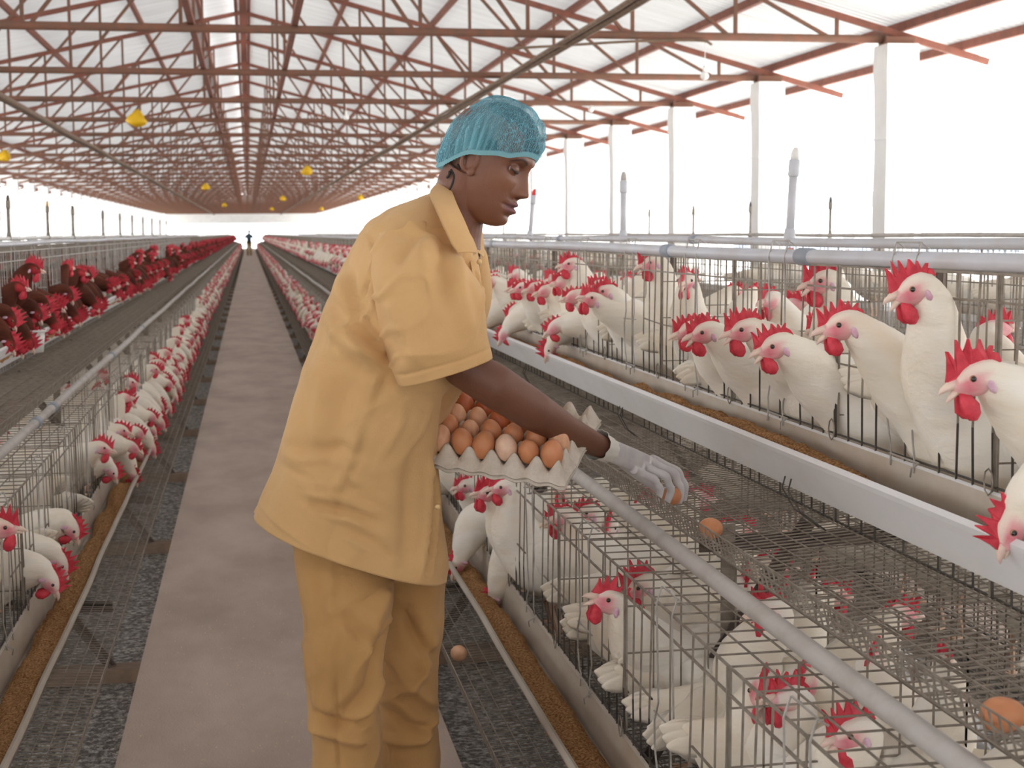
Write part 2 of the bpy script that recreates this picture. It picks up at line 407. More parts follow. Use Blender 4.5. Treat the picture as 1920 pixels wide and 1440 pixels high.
mat('trough_dusty', (0.50, 0.45, 0.385), 0.6, col2=(0.40, 0.34, 0.28), scale=7, detail=8, stretch=(1, 0.5, 1))
mat('trough_inside', (0.52, 0.46, 0.385), 0.6, col2=(0.38, 0.30, 0.22), scale=9, detail=8, stretch=(1, 0.5, 1), lo=0.4, hi=0.75)
mat('feed', (0.52, 0.29, 0.13), 0.95, col2=(0.20, 0.095, 0.04), scale=170, detail=3, bump=0.006, bscale=200, lo=0.36, hi=0.62, spec=0.1)
mat('iron', (0.075, 0.06, 0.055), 0.75, col2=(0.16, 0.12, 0.10), scale=12)
mat('plank', (0.24, 0.165, 0.115), 0.85, col2=(0.15, 0.10, 0.07), scale=9, stretch=(1, 6, 1))
mat('red_cap', (0.75, 0.05, 0.05), 0.4)
mat('brass_tip', (0.7, 0.35, 0.05), 0.4)
mat('white_plastic', (0.82, 0.82, 0.80), 0.4, col2=(0.70, 0.68, 0.64), scale=12)
CX, UY, UL, PITCH = 0.05, 0.88, 1.98, 2.74
NNEAR = 14                                     # detailed cages along each tier
YFAR = UY + UL*NNEAR
YEND = 124.0

def grid(m, P, us, vs, w):
    """wires on a bilinear patch: P(u,v) -> point; us/vs lists of fixed u / fixed v"""
    for u in us: m.bar(P(u, 0), P(u, 1), w, cap=False)
    for v in vs: m.bar(P(0, v), P(1, v), w, cap=False)
def lin(a, b, n): return [a + (b-a)*i/n for i in range(n+1)]

UP = dict(front=1.14, back=1.60, top=1.275, rim=0.83, rz=0.725, fb=0.775, lip=0.918)
LO = dict(front=0.69, back=1.10, top=0.655, rim=0.47, rz=0.15, fb=0.19, lip=0.315)
def cage_parts(T, s, L=UL, door=True, sparse=False, hook=None, r=random.Random(3)):
    X = lambda d: s*d
    f, b, zt, rim, rz, fb = T['front'], T['back'], T['top'], T['rim'], T['rz'], T['fb']
    fl = lambda d: rz + (fb-rz)*(d-rim)/(b-rim)
    out = []
    # front: upright wires, their lower lengths black, and the lengthwise wires
    m = MB(); m2 = MB(); n = int(round(L/0.066)); zc = fl(f)
    for i in range(n+1):
        y = L*i/n; k = i % 10
        if door and k in (4, 6): continue
        j = r.uniform(-0.006, 0.006); j2 = r.uniform(-0.008, 0.008)
        zm = T['lip'] + 0.10
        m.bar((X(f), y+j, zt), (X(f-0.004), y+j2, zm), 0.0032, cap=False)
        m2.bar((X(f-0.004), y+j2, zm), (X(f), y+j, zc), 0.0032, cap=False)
    for z in (zt, zt-0.045): m.bar((X(f), 0, z), (X(f), L, z), 0.004, cap=False)
    m.bar((X(f), 0, zt-0.19), (X(f), L, zt-0.19), 0.003, cap=False) if not door else None
    for q in range(int(round(L/0.66))):
        if door:
            y0 = q*0.66
            m.bar((X(f), y0, zt-0.20), (X(f), y0+0.2, zt-0.20+r.uniform(-.01, .01)), 0.0035, cap=False)
            m.bar((X(f), y0+0.46, zt-0.20), (X(f), y0+0.66, zt-0.20), 0.0035, cap=False)
    m2.bar((X(f), 0, T['lip']+0.01), (X(f), L, T['lip']+0.01), 0.0035, cap=False); m2.bar((X(f), 0, zc), (X(f), L, zc), 0.004, cap=False)
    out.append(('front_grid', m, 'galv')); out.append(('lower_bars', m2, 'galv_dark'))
    # top
    m = MB(); P = lambda u, v: (X(f + (b-f)*v), L*u, zt)
    grid(m, P, lin(0, 1, int(L/(0.11 if sparse else 0.066))), lin(0, 1, 7), 0.0028); out.append(('top_grid', m, 'galv'))
    # back
    m = MB(); P = lambda u, v: (X(b), L*u, fb + (zt-fb)*v)
    grid(m, P, lin(0, 1, int(L/0.066)), [0, 0.3, 0.6, 0.9, 1], 0.003); out.append(('back_grid', m, 'galv'))
    # sloping floor that runs out into the egg tray, with its raised rim
    m = MB(); P = lambda u, v: (X(rim + (b-rim)*v), L*u, rz + (fb-rz)*v)
    nl = int(L/(0.05 if sparse else 0.025))
    grid(m, P, lin(0, 1, nl), lin(0, 1, 18), 0.0024)
    P = lambda u, v: (X(rim - 0.012*v), L*u, rz + 0.045*v)
    grid(m, P, lin(0, 1, nl), [0.5, 1], 0.0024)
    out.append(('floor_grid', m, 'galv'))
    # partitions every 0.66 m
    for q in range(int(round(L/0.66))):
        m = MB(); y0 = q*0.66
        P = lambda u, v: (X(f + (b-f)*u), y0, fl(f) + 0.0 + (zt - fl(f))*v)
        grid(m, P, lin(0, 1, 7), [0.0, 0.2, 0.42, 0.66, 0.86, 1.0], 0.003)
        m.bar((X(f), y0+0.004, fl(f)), (X(f), y0+0.004, zt), 0.0065, cap=False); m.bar((X(f), y0-0.006, T['lip']), (X(f), y0-0.006, zt), 0.0035, cap=False)
        m.tube([(X(f-0.012), y0+0.03*math.cos(a)*0.5, T['lip']+0.02+0.022*math.sin(a)) for a in lin(0, 6.28, 8)], 0.0016, 4, cap=False)
        out.append(('partition', m, 'galv'))
    # doors: two bent wires hooked over the pipe
    if door:
        for q in range(int(round(L/0.66))):
            m = MB(); yc = q*0.66 + 0.33; w = 0.05
            top = hook or (zt + 0.04)
            for k in (-1, 1):
                y = yc + k*w
                b1 = r.uniform(0.006, 0.02)*k*(1 if r.random() < .7 else -1)
                zz = [top-0.01, top, zt+0.01, zt-0.06, zt-0.18, zt-0.22, zt-0.27, zt-0.31, T['lip']+0.02, T['lip']-0.01]
                xx = [f+0.012, f-0.004, f-0.014, f-0.012, f-0.010, f-0.012, f-0.010, f-0.012, f-0.01, f-0.012]
                yy = [y, y, y, y, y, y+b1, y+b1*1.3, y, y-b1*0.4, y-b1*0.4]
                m.tube([(X(a), c, z) for a, c, z in zip(xx, yy, zz)], 0.002, 5)
            m.bar((X(f-0.002), yc-w, top), (X(f-0.002), yc+w, top), 0.0038, n=5)
            if q % 3 != 1: m.bar((X(f-0.010), yc-w-0.02, zt-0.20), (X(f-0.010), yc+w+0.03, zt-0.205), 0.0035, n=5)
            m.tube([(X(f-0.03), yc-w-0.03, T['lip']-0.012), (X(f-0.035), yc-w-0.045, T['lip']+0.006), (X(f-0.014), yc-w-0.03, T['lip']+0.012), (X(f-0.012), yc+w, T['lip']+0.012)], 0.0019, 5)
            out.append(('door', m, 'galv_pale'))
    return out
def cage_proto(T, s, pale=False, **k):
    t = empty('wire_cage')
    for n, m, mt in cage_parts(T, s, **k): m.build(n, 'galv_pale' if pale and n in ('front_grid', 'lower_bars') else mt, t)
    return t
def cage_far(T, s, n, **k):
    big = MB()
    for nm, m, mt in cage_parts(T, s, sparse=True, **k):
        i = {'galv': 0, 'galv_dark': 1, 'galv_pale': 0}[mt]
        for q in range(n):
            big.cur = i; big.add([(v[0], v[1]+q*UL, v[2]) for v in m.v], m.f)
    return big.mesh('wire_cage', ['galv', 'galv_dark'])
ordn = ['first', 'second', 'third', 'fourth', 'fifth', 'sixth', 'seventh', 'eighth', 'ninth', 'tenth', 'eleventh', 'twelfth', 'thirteenth', 'fourteenth']
def row(T, s, tier, side, cx=CX, hook=None, near=NNEAR, start=0):
    p = cage_proto(T, s, hook=hook, pale=(side == 'left' and tier == 'upper')); p.location = (cx, UY+start*UL, 0)
    for i in range(start, near):
        c = p if i == start else dup(p)
        c.location = (cx, UY + i*UL, 0)
        tag(c, 'wire hen cage, %s from the near end of the %s row on the %s' % (ordn[i], tier, side), 'cage', '%s cages on the %s' % (tier, side))
    fm = cage_far(T, s, 5, door=False); y = UY + near*UL
    while y < YEND - 5*UL:
        o = bpy.data.objects.new('wire_cage', fm); C.objects.link(o); o.location = (cx, y, 0); y += 5*UL
        tag(o, 'distant run of wire cages in the %s row on the %s' % (tier, side), 'cage', 'distant %s cages on the %s' % (tier, side))
row(UP, 1, 'upper', 'right', hook=1.325)
row(LO, 1, 'lower', 'right')
row(UP, -1, 'upper', 'left')
row(LO, -1, 'lower', 'left', start=0)
# cages of the next rows, only their far ends and tops show past the near ones
for k, s in ((1, 1), (-1, -1)):
    fm = cage_far(UP, s, 5, door=False)
    y = UY if k == 1 else UY + UL*3
    while y < YEND - 5*UL:
        o = bpy.data.objects.new('wire_cage', fm); C.objects.link(o); o.location = (CX + k*PITCH, y, 0); y += 5*UL
        tag(o, 'run of wire cages in the next row behind the %s cages' % ('right' if k == 1 else 'left'), 'cage', 'next row cages on the %s' % ('right' if k == 1 else 'left'))
# lower cages on the far side of the right stand
fm = cage_far(dict(LO, front=2.05, back=1.64, rim=2.27), 1, 5, door=False); y = UY
while y < 40:
    o = bpy.data.objects.new('wire_cage', fm); C.objects.link(o); o.location = (CX, y, 0); y += 5*UL
    tag(o, 'run of lower wire cages on the far side of the right stand', 'cage', 'far side lower cages')

# stands
def stand_proto(s):
    t = empty('cage_stand')
    X = lambda d: s*d
    def ang(p, q, nm='leg', w=0.034, mt='iron'):
        m = MB(); m.bar(p, q, w, 0.006); m.bar((p[0], p[1]+w/2, p[2]), (q[0], q[1]+w/2, q[2]), 0.006, w); return m.build(nm, mt, t)
    ang((X(0.50), 0, GZ), (X(1.09), 0, 0.74)); ang((X(2.24), 0, GZ), (X(1.65), 0, 0.74)); ang((X(1.37), 0, 0.698), (X(1.37), 0, 1.27), 'upright', 0.022)
    ang((X(0.52), 0.02, 0.135), (X(1.12), 0.02, 0.175), 'crossbar'); ang((X(0.86), 0.02, 0.698), (X(1.88), 0.02, 0.698), 'crossbar')
    ang((X(1.12), 0.02, 0.698), (X(1.62), 0.02, 0.742), 'crossbar')
    m = MB(); m.bar((X(0.92), 0.03, 0.40), (X(0.92), 0.03, 0.74), 0.03, 0.005); m.build('hanger', 'galv', t)
    m = MB(); m.box((min(X(0.36), X(2.4)), -0.04, GZ), (max(X(0.36), X(2.4)), 0.04, GZ+0.045)); m.build('sill_plank', 'plank', t)
    return t
for s, side, base in ((1, 'right', 0), (-1, 'left', 0)):
    p = stand_proto(s)
    for i in range(62):
        if i < NNEAR+6:
            c = p if i == 0 else dup(p)
            if i < 14: lb = 'dark iron cage stand, %s one along the %s side of the walkway' % (ordn[i], side)
            else: lb = 'distant dark iron cage stand along the %s side' % side
        else:
            if i == NNEAR+6:
                m = MB()
                for ch in p.children: m.add([v.co for v in ch.data.vertices], [tuple(f.vertices) for f in ch.data.polygons])
                fme = m.mesh('cage_stand', 'iron')
            c = bpy.data.objects.new('cage_stand', fme); C.objects.link(c); lb = 'distant dark iron cage stand along the %s side' % side
        c.location = (CX, UY + i*UL + 0.01, 0)
        tag(c, lb, 'cage stand', ('cage stands on the %s' if i < 14 else 'distant cage stands on the %s') % side)

# feed troughs
def wob(y, a, k): return a*(0.6*math.sin(y*2.1+k) + 0.5*math.sin(y*4.7+k*2.3) + 0.25*math.sin(y*9.1+k*3))
def trough(T, s, mt, name_label, group, kseed, amp, y0=0.7, y1=YEND, cx=CX, upper=True):
    f = T['front']; ln = T['lip']
    if upper: prof = [(f-0.108, ln-0.026), (f-0.100, ln-0.018), (f-0.094, ln-0.026), (f-0.086, ln-0.05), (f-0.056, ln-0.108), (f-0.030, ln-0.114), (f-0.014, ln-0.085), (f-0.008, ln+0.0), (f-0.002, ln+0.004), (f-0.000, ln-0.006),
                      (f-0.010, ln-0.09), (f-0.026, ln-0.120), (f-0.062, ln-0.116), (f-0.096, ln-0.050), (f-0.104, ln-0.036)]
    else: prof = [(f-0.136, ln-0.030), (f-0.130, ln-0.020), (f-0.122, ln-0.024), (f-0.116, ln-0.05), (f-0.082, ln-0.108), (f-0.040, ln-0.112), (f-0.018, ln-0.085), (f-0.008, ln-0.0), (f-0.002, ln+0.004), (f, ln-0.006),
                  (f-0.012, ln-0.09), (f-0.036, ln-0.118), (f-0.086, ln-0.114), (f-0.124, ln-0.05), (f-0.134, ln-0.038)]
    m = MB(); rings = []; y = y0; n = len(prof)
    while y < y1:
        w = wob(y, amp, kseed); ring = []
        for j, (d, z) in enumerate(prof):
            k = 1.0 if j in (0, 1, 2, 3, 13, 14) else (0.35 if j in (4, 12) else 0.1)
            ring.append((cx + s*(d - w*k), y, z + w*0.45*k))
        rings.append(ring); y += 0.06 if y < 9 else (0.25 if y < 30 else 1.0)
    m.loft(rings); nn = len(prof)
    for i in range(len(m.f)-2):
        if 2 <= i % nn <= 6: m.mi[i] = 1
    o = m.build('feed_trough', [mt, 'trough_inside'], smooth=False); tag(o, name_label, 'feed trough', group); return o
def feed(T, s, kseed, amp, y0, y1, label, lvl, width, cx=CX, cov=None):
    f = T['front']; m = MB(); rings = []; y = y0; N = 16
    while y < y1:
        w = wob(y, amp, kseed)
        lv = lvl(y) if callable(lvl) else lvl
        d0 = f - width + 0.012 - w; d1 = f - 0.014 - (0.5+0.5*nz(y*3, kseed))*0.03
        if cov: d1 = f - width + 0.012 + (width-0.03)*cov(y)
        ring = []
        for j in range(N):
            u = j/(N-1); d = d0 + (d1-d0)*u
            z = T['lip'] + lv + 0.016*nz(y*5, d*18, kseed) + 0.008*nz(y*22, d*40, kseed) + 0.004*nz(y*70, d*90, kseed) - 0.05*max(0, u-0.6)**1.2 - (0.02 if j in (0, N-1) else 0)
            ring.append((cx + s*d, y, z))
        rings.append(ring); y += 0.012 if y < 6 else (0.05 if y < 14 else 0.5)
    m.loft(rings, closed=False, cap=False)
    o = m.build('feed', 'feed', smooth=True); tag(o, label, 'feed', kind='stuff'); return o
trough(UP, 1, 'trough', 'long pale plastic feed trough in front of the upper right hens', 'feed troughs', 1.0, 0.009)
trough(LO, 1, 'trough_dusty', 'long dusty feed trough full of meal beside the woman\'s legs, lower right', 'feed troughs', 2.0, 0.003, upper=False)
trough(UP, -1, 'trough', 'long white feed trough in front of the brown hens, upper left', 'feed troughs', 4.0, 0.008)
trough(LO, -1, 'trough_dusty', 'long dusty feed trough under the white hens, lower left', 'feed troughs', 5.3, 0.004, upper=False)
feed(UP, 1, 1.0, 0.009, 2.55, 40, 'light brown meal heaped in the upper right trough', lambda y: -0.024 + (0.006 if y < 4.2 else -0.008) - 0.02*max(0, 2.9-y)*2, 0.10, cov=lambda y: 0.85 + 0.2*nz(y*1.3, 2) )
feed(UP, 1, 1.0, 0.009, 0.8, 2.56, 'thin dusting of meal on the bottom of the upper right trough near end', -0.086, 0.064)
feed(LO, 1, 2.0, 0.003, 0.8, 40, 'brown granular meal filling the lower right trough', -0.052, 0.125)
feed(LO, -1, 5.3, 0.004, 0.8, 40, 'brown granular meal filling the lower left trough', -0.052, 0.125)
feed(UP, -1, 4.0, 0.008, 3, 40, 'brown meal in the upper left trough under the brown hens', -0.06, 0.10)

# water pipes
def pipe(d, z, s, r, mt, label, y0=0.6, y1=YEND, cx=CX, coup=(), sag=0.003, coup_mt='coupling'):
    m = MB(); pts = []; y = y0; k = d*10
    while y < y1: pts.append((cx + s*(d + sag*math.sin(y*1.1+k)), y, z + sag*math.sin(y*1.7+k))); y += 0.25 if y < 12 else 1.0
    m.tube(pts, r, 12 if r > 0.012 else 8); o = m.build('water_pipe', mt, smooth=True); tag(o, label, 'water pipe', 'water pipes')
    for yc in coup:
        m = MB(); p = (cx + s*(d + sag*math.sin(yc*1.1+k)), z + sag*math.sin(yc*1.7+k))
        m.tube([(p[0], yc-0.035, p[1]), (p[0], yc-0.033, p[1]), (p[0], yc+0.033, p[1]), (p[0], yc+0.035, p[1])], [r, r+0.004, r+0.004, r], 14); m.build('coupling', coup_mt, o, True)
    return o
pipe(1.14, 1.293, 1, 0.0155, 'pvc', 'grey plastic water pipe along the front top of the upper right cages', coup=(3.05, 4.11, 7.2, 9.5))
pipe(1.64, 1.313, 1, 0.0135, 'pvc', 'grey water pipe along the far top edge of the upper right cages', coup=(5.48, 7.97))
pipe(1.14, 1.312, -1, 0.012, 'pvc', 'white water pipe along the top of the brown hens\' cages', coup=())
pipe(1.72, 1.330, -1, 0.014, 'white_plastic', 'white pipe along the far top edge of the brown hens\' cages')
pipe(0.80, 0.697, 1, 0.0175, 'pvc_dusty', 'thick dusty water pipe along the lower right cage tops', coup=(5.2,), coup_mt='coupling')
pipe(0.80, 0.697, -1, 0.0165, 'pvc_dusty', 'grey water pipe along the lower left cage tops', coup=(5.35, 5.8, 8.2, 10.6))
pipe(1.14+PITCH, 1.31, 1, 0.014, 'pvc_dusty', 'dusty water pipe on the next row beyond the right cages')
# upright vent pipes on the far water line
def riser(x, y, z0, h, r, label, group, cap='pvc', lean=0.0, grey='pvc'):
    t = empty('vent_pipe', (x, y, z0))
    m = MB(); m.tube([(0, 0, -0.01), (lean*0.6, 0, h*0.72)], r, 10); m.build('upright', grey, t, True)
    m = MB(); m.tube([(-lean*0.1, 0, -0.02), (0, 0, 0.0), (0.002, 0, 0.035)], [r*1.5, r*1.5, r*1.2], 10); m.build('tee', grey, t, True)
    m = MB(); m.tube([(lean*0.6, 0, h*0.68), (lean*0.6, 0, h*0.70), (lean*0.8, 0, h*0.86), (lean*0.8, 0, h*0.87)], [r*1.1, r*1.35, r*1.35, r*1.0], 10); m.build('collar', grey, t, True)
    m = MB(); m.tube([(lean*0.8, 0, h*0.86), (lean*0.85, 0, h*0.93), (lean, 0, h*0.98), (lean, 0, h)], [r*1.05, r*1.0, r*0.7, r*0.4], 10); m.build('cap', cap, t, True)
    tag(t, label, 'vent pipe', group); return t
xr = CX + 1.64
for k, (px_, h, cap, lb, ln) in enumerate([(1480, 0.29, 'white_plastic', 'upright grey vent pipe, the tallest one in the middle right', 0.018), (1168, 0.30, 'pvc_dusty', 'upright pale vent pipe midway between the woman and the tallest vent pipe', 0.004),
        (993, 0.29, 'red_cap', 'slanting vent pipe with a red tip beside the woman\'s face', 0.035)]):
    p = at(px_, 455, X=xr); riser(xr, p.y, 1.318, h, 0.0135, lb, 'vent pipes on the right', cap, ln)
xx = CX + PITCH + 1.64
for k, px_ in enumerate((1556, 1406, 1300, 1217)):
    p = at(px_, 440, X=xx); riser(xx, p.y, 1.30, 0.30, 0.012, 'thin dark vent pipe on the next right row, %s from the right' % ordn[k], 'thin distant vent pipes', 'iron', 0.003, 'galv')
xl = CX - 1.72
for k, px_ in enumerate((16, 90, 137, 193, 225, 248, 268, 285, 300, 312)):
    p = at(px_, 434, X=xl); riser(xl, p.y, 1.335, 0.30, 0.013, 'upright grey vent pipe above the brown hens, %s from the left edge' % ordn[k], 'vent pipes on the left', 'brass_tip' if k == 1 else 'iron', 0.004, 'galv')

# plastic bracket clipped under the lower right trough, wire clips on the upper one
def bracket(y, label):
    t = MB(); f = LO['front']; s = 1; x0 = CX + f - 0.14; z0 = LO['lip'] - 0.012
    t.tube([(x0+0.035, y, z0-0.002), (x0+0.015, y, z0+0.008), (x0-0.010, y, z0), (x0-0.014, y-0.004, z0-0.03), (x0-0.004, y-0.01, z0-0.12)], 0.006, 6)
    t.tube([(x0+0.006, y, z0-0.03), (x0+0.012, y-0.008, z0-0.12)], 0.004, 6)
    for k in range(4): t.bar((x0-0.013+k*0.001, y-0.003, z0-0.045-0.02*k), (x0+0.010, y-0.003, z0-0.045-0.02*k), 0.004)
    a, b, c = (x0-0.006, y-0.01, z0-0.12), (x0+0.012, y-0.09, z0-0.15), (x0+0.034, y-0.17, z0-0.10)
    d = (x0+0.02, y-0.015, z0-0.075)
    for p, q in ((a, b), (b, c), (c, d), (d, a), (b, d)): t.bar(p, q, 0.006, 0.006)
    for u in (0.25, 0.5, 0.75):
        P = Vector(a).lerp(b, u); Q = Vector(d).lerp(c, u*0.8); t.bar(P, Q, 0.003, 0.004); t.bar(Vector(a).lerp(b, u-0.2), Q, 0.003, 0.004)
    t.add([a, b, c, d], [(0, 1, 2, 3)])
    o = t.build('trough_bracket', 'white_plastic'); tag(o, label, 'bracket')
bracket(2.62, 'white plastic trussed bracket clipped on the lower right trough rim')
for k, (px_, py_) in enumerate([(1045, 745), (1150, 760), (1375, 880)]):
    p = at([985, 1165, 1480][k], [690, 765, 900][k], X=CX+UP['front']-0.10)
    m = MB(); q = 0.012
    for dy in (0, 0.035):
        m.tube([(p.x+0.004, p.y+dy, p.z+0.002), (p.x-0.006, p.y+dy-0.01, p.z-0.02), (p.x+0.01, p.y+dy-0.04, p.z-0.06), (p.x+0.045, p.y+dy-0.09, p.z-0.09)], 0.0018, 5)
    tag(m.build('wire_clip', 'galv_dark'), ['dark wire clip on the upper trough front nearest the woman', 'dark wire clip on the upper trough front above the egg tray corner', 'grey wire clip on the upper trough front above the gloved hand'][k], 'wire clip', 'trough clips')

# glossy sheets added under the right stand, mirroring the sky as lit ground
mat('water', (0.25, 0.25, 0.25), 0.03, spec=1.0)  # mirror gloss that makes the added ground patches bright
def lit_ground_patch(x, y, rx, ry, k, label):
    m = MB(); n = 28
    m.add([(x + rx*math.cos(a)*(1+0.35*nz(math.cos(a)*1.5, math.sin(a)*1.5, k)), y + ry*math.sin(a)*(1+0.5*nz(math.sin(a)*2, math.cos(a)*2, k+5)), GZ+0.004) for a in [2*math.pi*i/n for i in range(n)]], [tuple(range(n))])
    tag(m.build('lit_ground_patch', 'water'), label, 'lit_ground_patch', kind='stuff')
lit_ground_patch(1.75, 4.4, 0.5, 0.9, 1, 'glossy patch added for lit ground under the right stand behind the egg')
lit_ground_patch(1.7, 2.9, 0.35, 0.5, 2, 'glossy patch added for lit ground under the right stand near the corner')
lit_ground_patch(1.45, 6.0, 0.4, 1.0, 3, 'glossy patch added for lit ground beyond the gloved hand')
# ------------------------------------------------------------------ hens
mat('white_feather', (1.0, 0.99, 0.97), 0.85, attr='col', col2=(0.88, 0.77, 0.60), scale=7, detail=8, lo=0.42, hi=0.8, bump=0.0045, bscale=48, stretch=(0.35, 1, 1), spec=0.15, sheen=0.15)
mat('brown_feather', (1, 1, 1), 0.8, attr='col', col2=(0.45, 0.4, 0.4), scale=12, detail=5, lo=0.4, hi=0.7, bump=0.003, bscale=60, stretch=(0.35, 1, 1), spec=0.2)
mat('comb_red', (0.72, 0.065, 0.095), 0.5, col2=(0.55, 0.035, 0.06), scale=60, bump=0.0008, bscale=250, sss=0.15, spec=0.35)
mat('beak', (0.80, 0.56, 0.50), 0.4, col2=(0.82, 0.66, 0.54), scale=60)
mat('hen_eye', (0.02, 0.015, 0.012), 0.12, spec=0.8)
mat('hen_iris', (0.42, 0.24, 0.14), 0.3)
mat('earlobe', (0.66, 0.34, 0.46), 0.6, col2=(0.74, 0.55, 0.66), scale=80)
mat('shank', (0.72, 0.50, 0.36), 0.6)
WHITE, CREAM, FACE, BROWN, BLACKB = (0.90, 0.87, 0.81), (0.84, 0.72, 0.55), (0.78, 0.36, 0.40), (0.13, 0.035, 0.018), (0.03, 0.015, 0.012)

PI = math.pi
def hen_shape(hd, pitch=0.0, hy=0.0, yaw=0.0, bp=0.0, fat=1.06, brown=False, N=18, step=4, seed=0, sc=1.0, tailup=0.0):
    """hen standing on the origin, facing +x. hd = (x, z) of the head centre, hy its sideways shift; pitch / yaw = where the beak points; bp = body pitch"""
    r = random.Random(seed); hx, hz = hd
    B = [(-0.285, 0.32+tailup, 0.003, 0.006), (-0.25, 0.300+tailup, 0.016, 0.030), (-0.20, 0.26+tailup*.5, 0.042, 0.066), (-0.12, 0.222, 0.070, 0.088), (-0.03, 0.205, 0.086, 0.100), (0.055, 0.208, 0.083, 0.096), (0.115, 0.235, 0.062, 0.074)]
    c, s_ = math.cos(bp), math.sin(bp)
    pts = [((x*c - (z-0.2)*s_)*1.0, 0.0, 0.2 + x*s_ + (z-0.2)*c, w*fat, h*fat) for x, z, w, h in B]
    nb = pts[-1]; d = (math.cos(pitch)*math.cos(yaw), math.cos(pitch)*math.sin(yaw), math.sin(pitch))
    H = Vector((hx, hy, hz)); D = Vector(d); b0 = Vector(nb[:3]); hb = H - D*0.024
    bd = Vector((c*0.8, 0, s_+0.45)).normalized(); L = (hb-b0).length
    p1 = b0 + bd*L*0.35; p2 = hb - (D*0.45 + Vector((0, 0, 0.5 if pitch > -0.7 else -0.1)))*L*0.33
    for t, w in ((0.3, 0.060), (0.55, 0.046), (0.78, 0.034)):
        q = b0*(1-t)**3 + p1*3*t*(1-t)**2 + p2*3*t*t*(1-t) + hb*t**3
        pts.append((q.x, q.y, q.z, w*fat*0.95, w*fat*1.08))
    for k, w, h in ((-0.022, 0.0235, 0.0265), (-0.002, 0.0225, 0.0255), (0.014, 0.0175, 0.0205), (0.026, 0.011, 0.0135), (0.033, 0.006, 0.007)):
        q = H + D*k; pts.append((q.x, q.y, q.z - (0.002 if k > 0.01 else 0), w, h))
    sp = cr(pts, step); rings = []; cols = []; n = len(sp); prev = Vector((0, 0, 1)); nh = n - 1 - 4*step
    base = BROWN if brown else WHITE; alt = BLACKB if brown else CREAM
    for i, q in enumerate(sp):
        a = Vector(sp[max(i-1, 0)][:3]); b = Vector(sp[min(i+1, n-1)][:3]); t = (b-a).normalized()
        side = t.cross(prev).normalized() if abs(t.dot(prev)) < 0.99 else Vector((0, -1, 0))
        up = side.cross(t).normalized(); prev = up
        ring = []
        for k in range(N):
            an = 2*math.pi*k/N; ca, sa = math.cos(an), math.sin(an)
            w, h = q[3], q[4]
            fz = 1.0 + (0.035 + 0.03*(1 if i < nh else -1))*nz(q[0]*22+seed, ca*2.1, sa*2.1) if step > 2 else 1.0
            if 2*step < i < nh and step > 2: fz += 0.012*math.sin(i*2.4 + k*1.3)
            ring.append(Vector(q[:3]) + side*ca*w*fz + up*sa*h*fz)
            u = (i - nh)/(4*step)
            face = max(0, min(1, (u-0.02)*5.0 + 0.4*nz(q[0]*60, ca*4, sa*4))) * (1 - 0.85*max(0, min(1, (sa-0.45)*4)) if u < 0.75 else 1)
            tone = 0.5 + 0.5*nz(q[0]*7+seed*3.1, ca*1.2, sa*1.2+4)
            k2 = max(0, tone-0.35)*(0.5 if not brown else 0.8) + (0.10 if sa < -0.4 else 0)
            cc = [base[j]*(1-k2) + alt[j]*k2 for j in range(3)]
            if brown: face *= 1.0; fc = (0.55, 0.05, 0.06)
            else: k3 = max(0, 1-abs(u-0.5)*2.6)*(1 if -0.35 < sa < 0.75 else 0.4); fc = [ (0.84, 0.50, 0.53)[j]*(1-k3) + (0.76, 0.24, 0.31)[j]*k3 for j in range(3)]
            cols.append([cc[j]*(1-face) + fc[j]*face for j in range(3)] + [1])
        rings.append(ring)
    m = MB(); m.loft(rings)
    # wings: folded, tight against the flank
    for sd in (1, -1):
        wr = []; M_ = 12 if step > 2 else 8
        for i, (x, z, w, h) in enumerate([(0.085, 0.215, 0.004, 0.01), (0.055, 0.222, 0.020, 0.050), (-0.02, 0.222, 0.026, 0.064), (-0.10, 0.235, 0.022, 0.052), (-0.17, 0.255, 0.012, 0.032), (-0.225, 0.27, 0.003, 0.008)]):
            xx = x*c - (z-0.2)*s_; zz = 0.2 + x*s_ + (z-0.2)*c
            y0 = sd*(0.074 if i in (1, 2) else 0.060 if i in (0, 3) else 0.040 if i == 4 else 0.022)*fat
            wr.append([(xx, y0 + math.cos(2*math.pi*k/M_)*w, zz + math.sin(2*math.pi*k/M_)*h) for k in range(M_)])
        wr2 = cr([[v for p in R for v in p] for R in wr], 2 if step > 2 else 1)
        m.loft([[tuple(R[3*k:3*k+3]) for k in range(M_)] for R in wr2])
        cols += [[base[j]*(0.9 if brown else 1.0) for j in range(3)] + [1]]*(len(wr2)*M_)
    for q_ in range(5 if step > 1 else 2):
        a0 = -0.12 + 0.06*q_ if step > 1 else -0.1+0.2*q_; ang_ = math.atan2(0.09+tailup, -0.13) - a0*1.6 + bp; L_ = 0.15 - 0.012*abs(q_-2)
        bx_, bz_ = -0.20, 0.262+tailup*.5; xb = bx_*c - (bz_-0.2)*s_; zb_ = 0.2 + bx_*s_ + (bz_-0.2)*c; rr2 = []
        for t_, w_ in ((0, 0.018), (0.35, 0.024), (0.7, 0.022), (0.92, 0.012), (1.0, 0.003)):
            cx_, cz_ = xb + math.cos(ang_)*L_*t_, zb_ + math.sin(ang_)*L_*t_ - 0.02*t_*t_; nx_, nz_ = -math.sin(ang_), math.cos(ang_)
            rr2.append([(cx_ + nx_*w_*math.cos(k*PI/3), (q_-2)*0.0035*(1-0.3*t_) + 0.0035*math.sin(k*PI/3), cz_ + nz_*w_*math.cos(k*PI/3)) for k in range(6)])
        m.loft(rr2); cols += [[base[j]*(0.5 if brown else 0.98) for j in range(3)] + [1]]*30
    frame = (H, D)
    return m, cols, frame
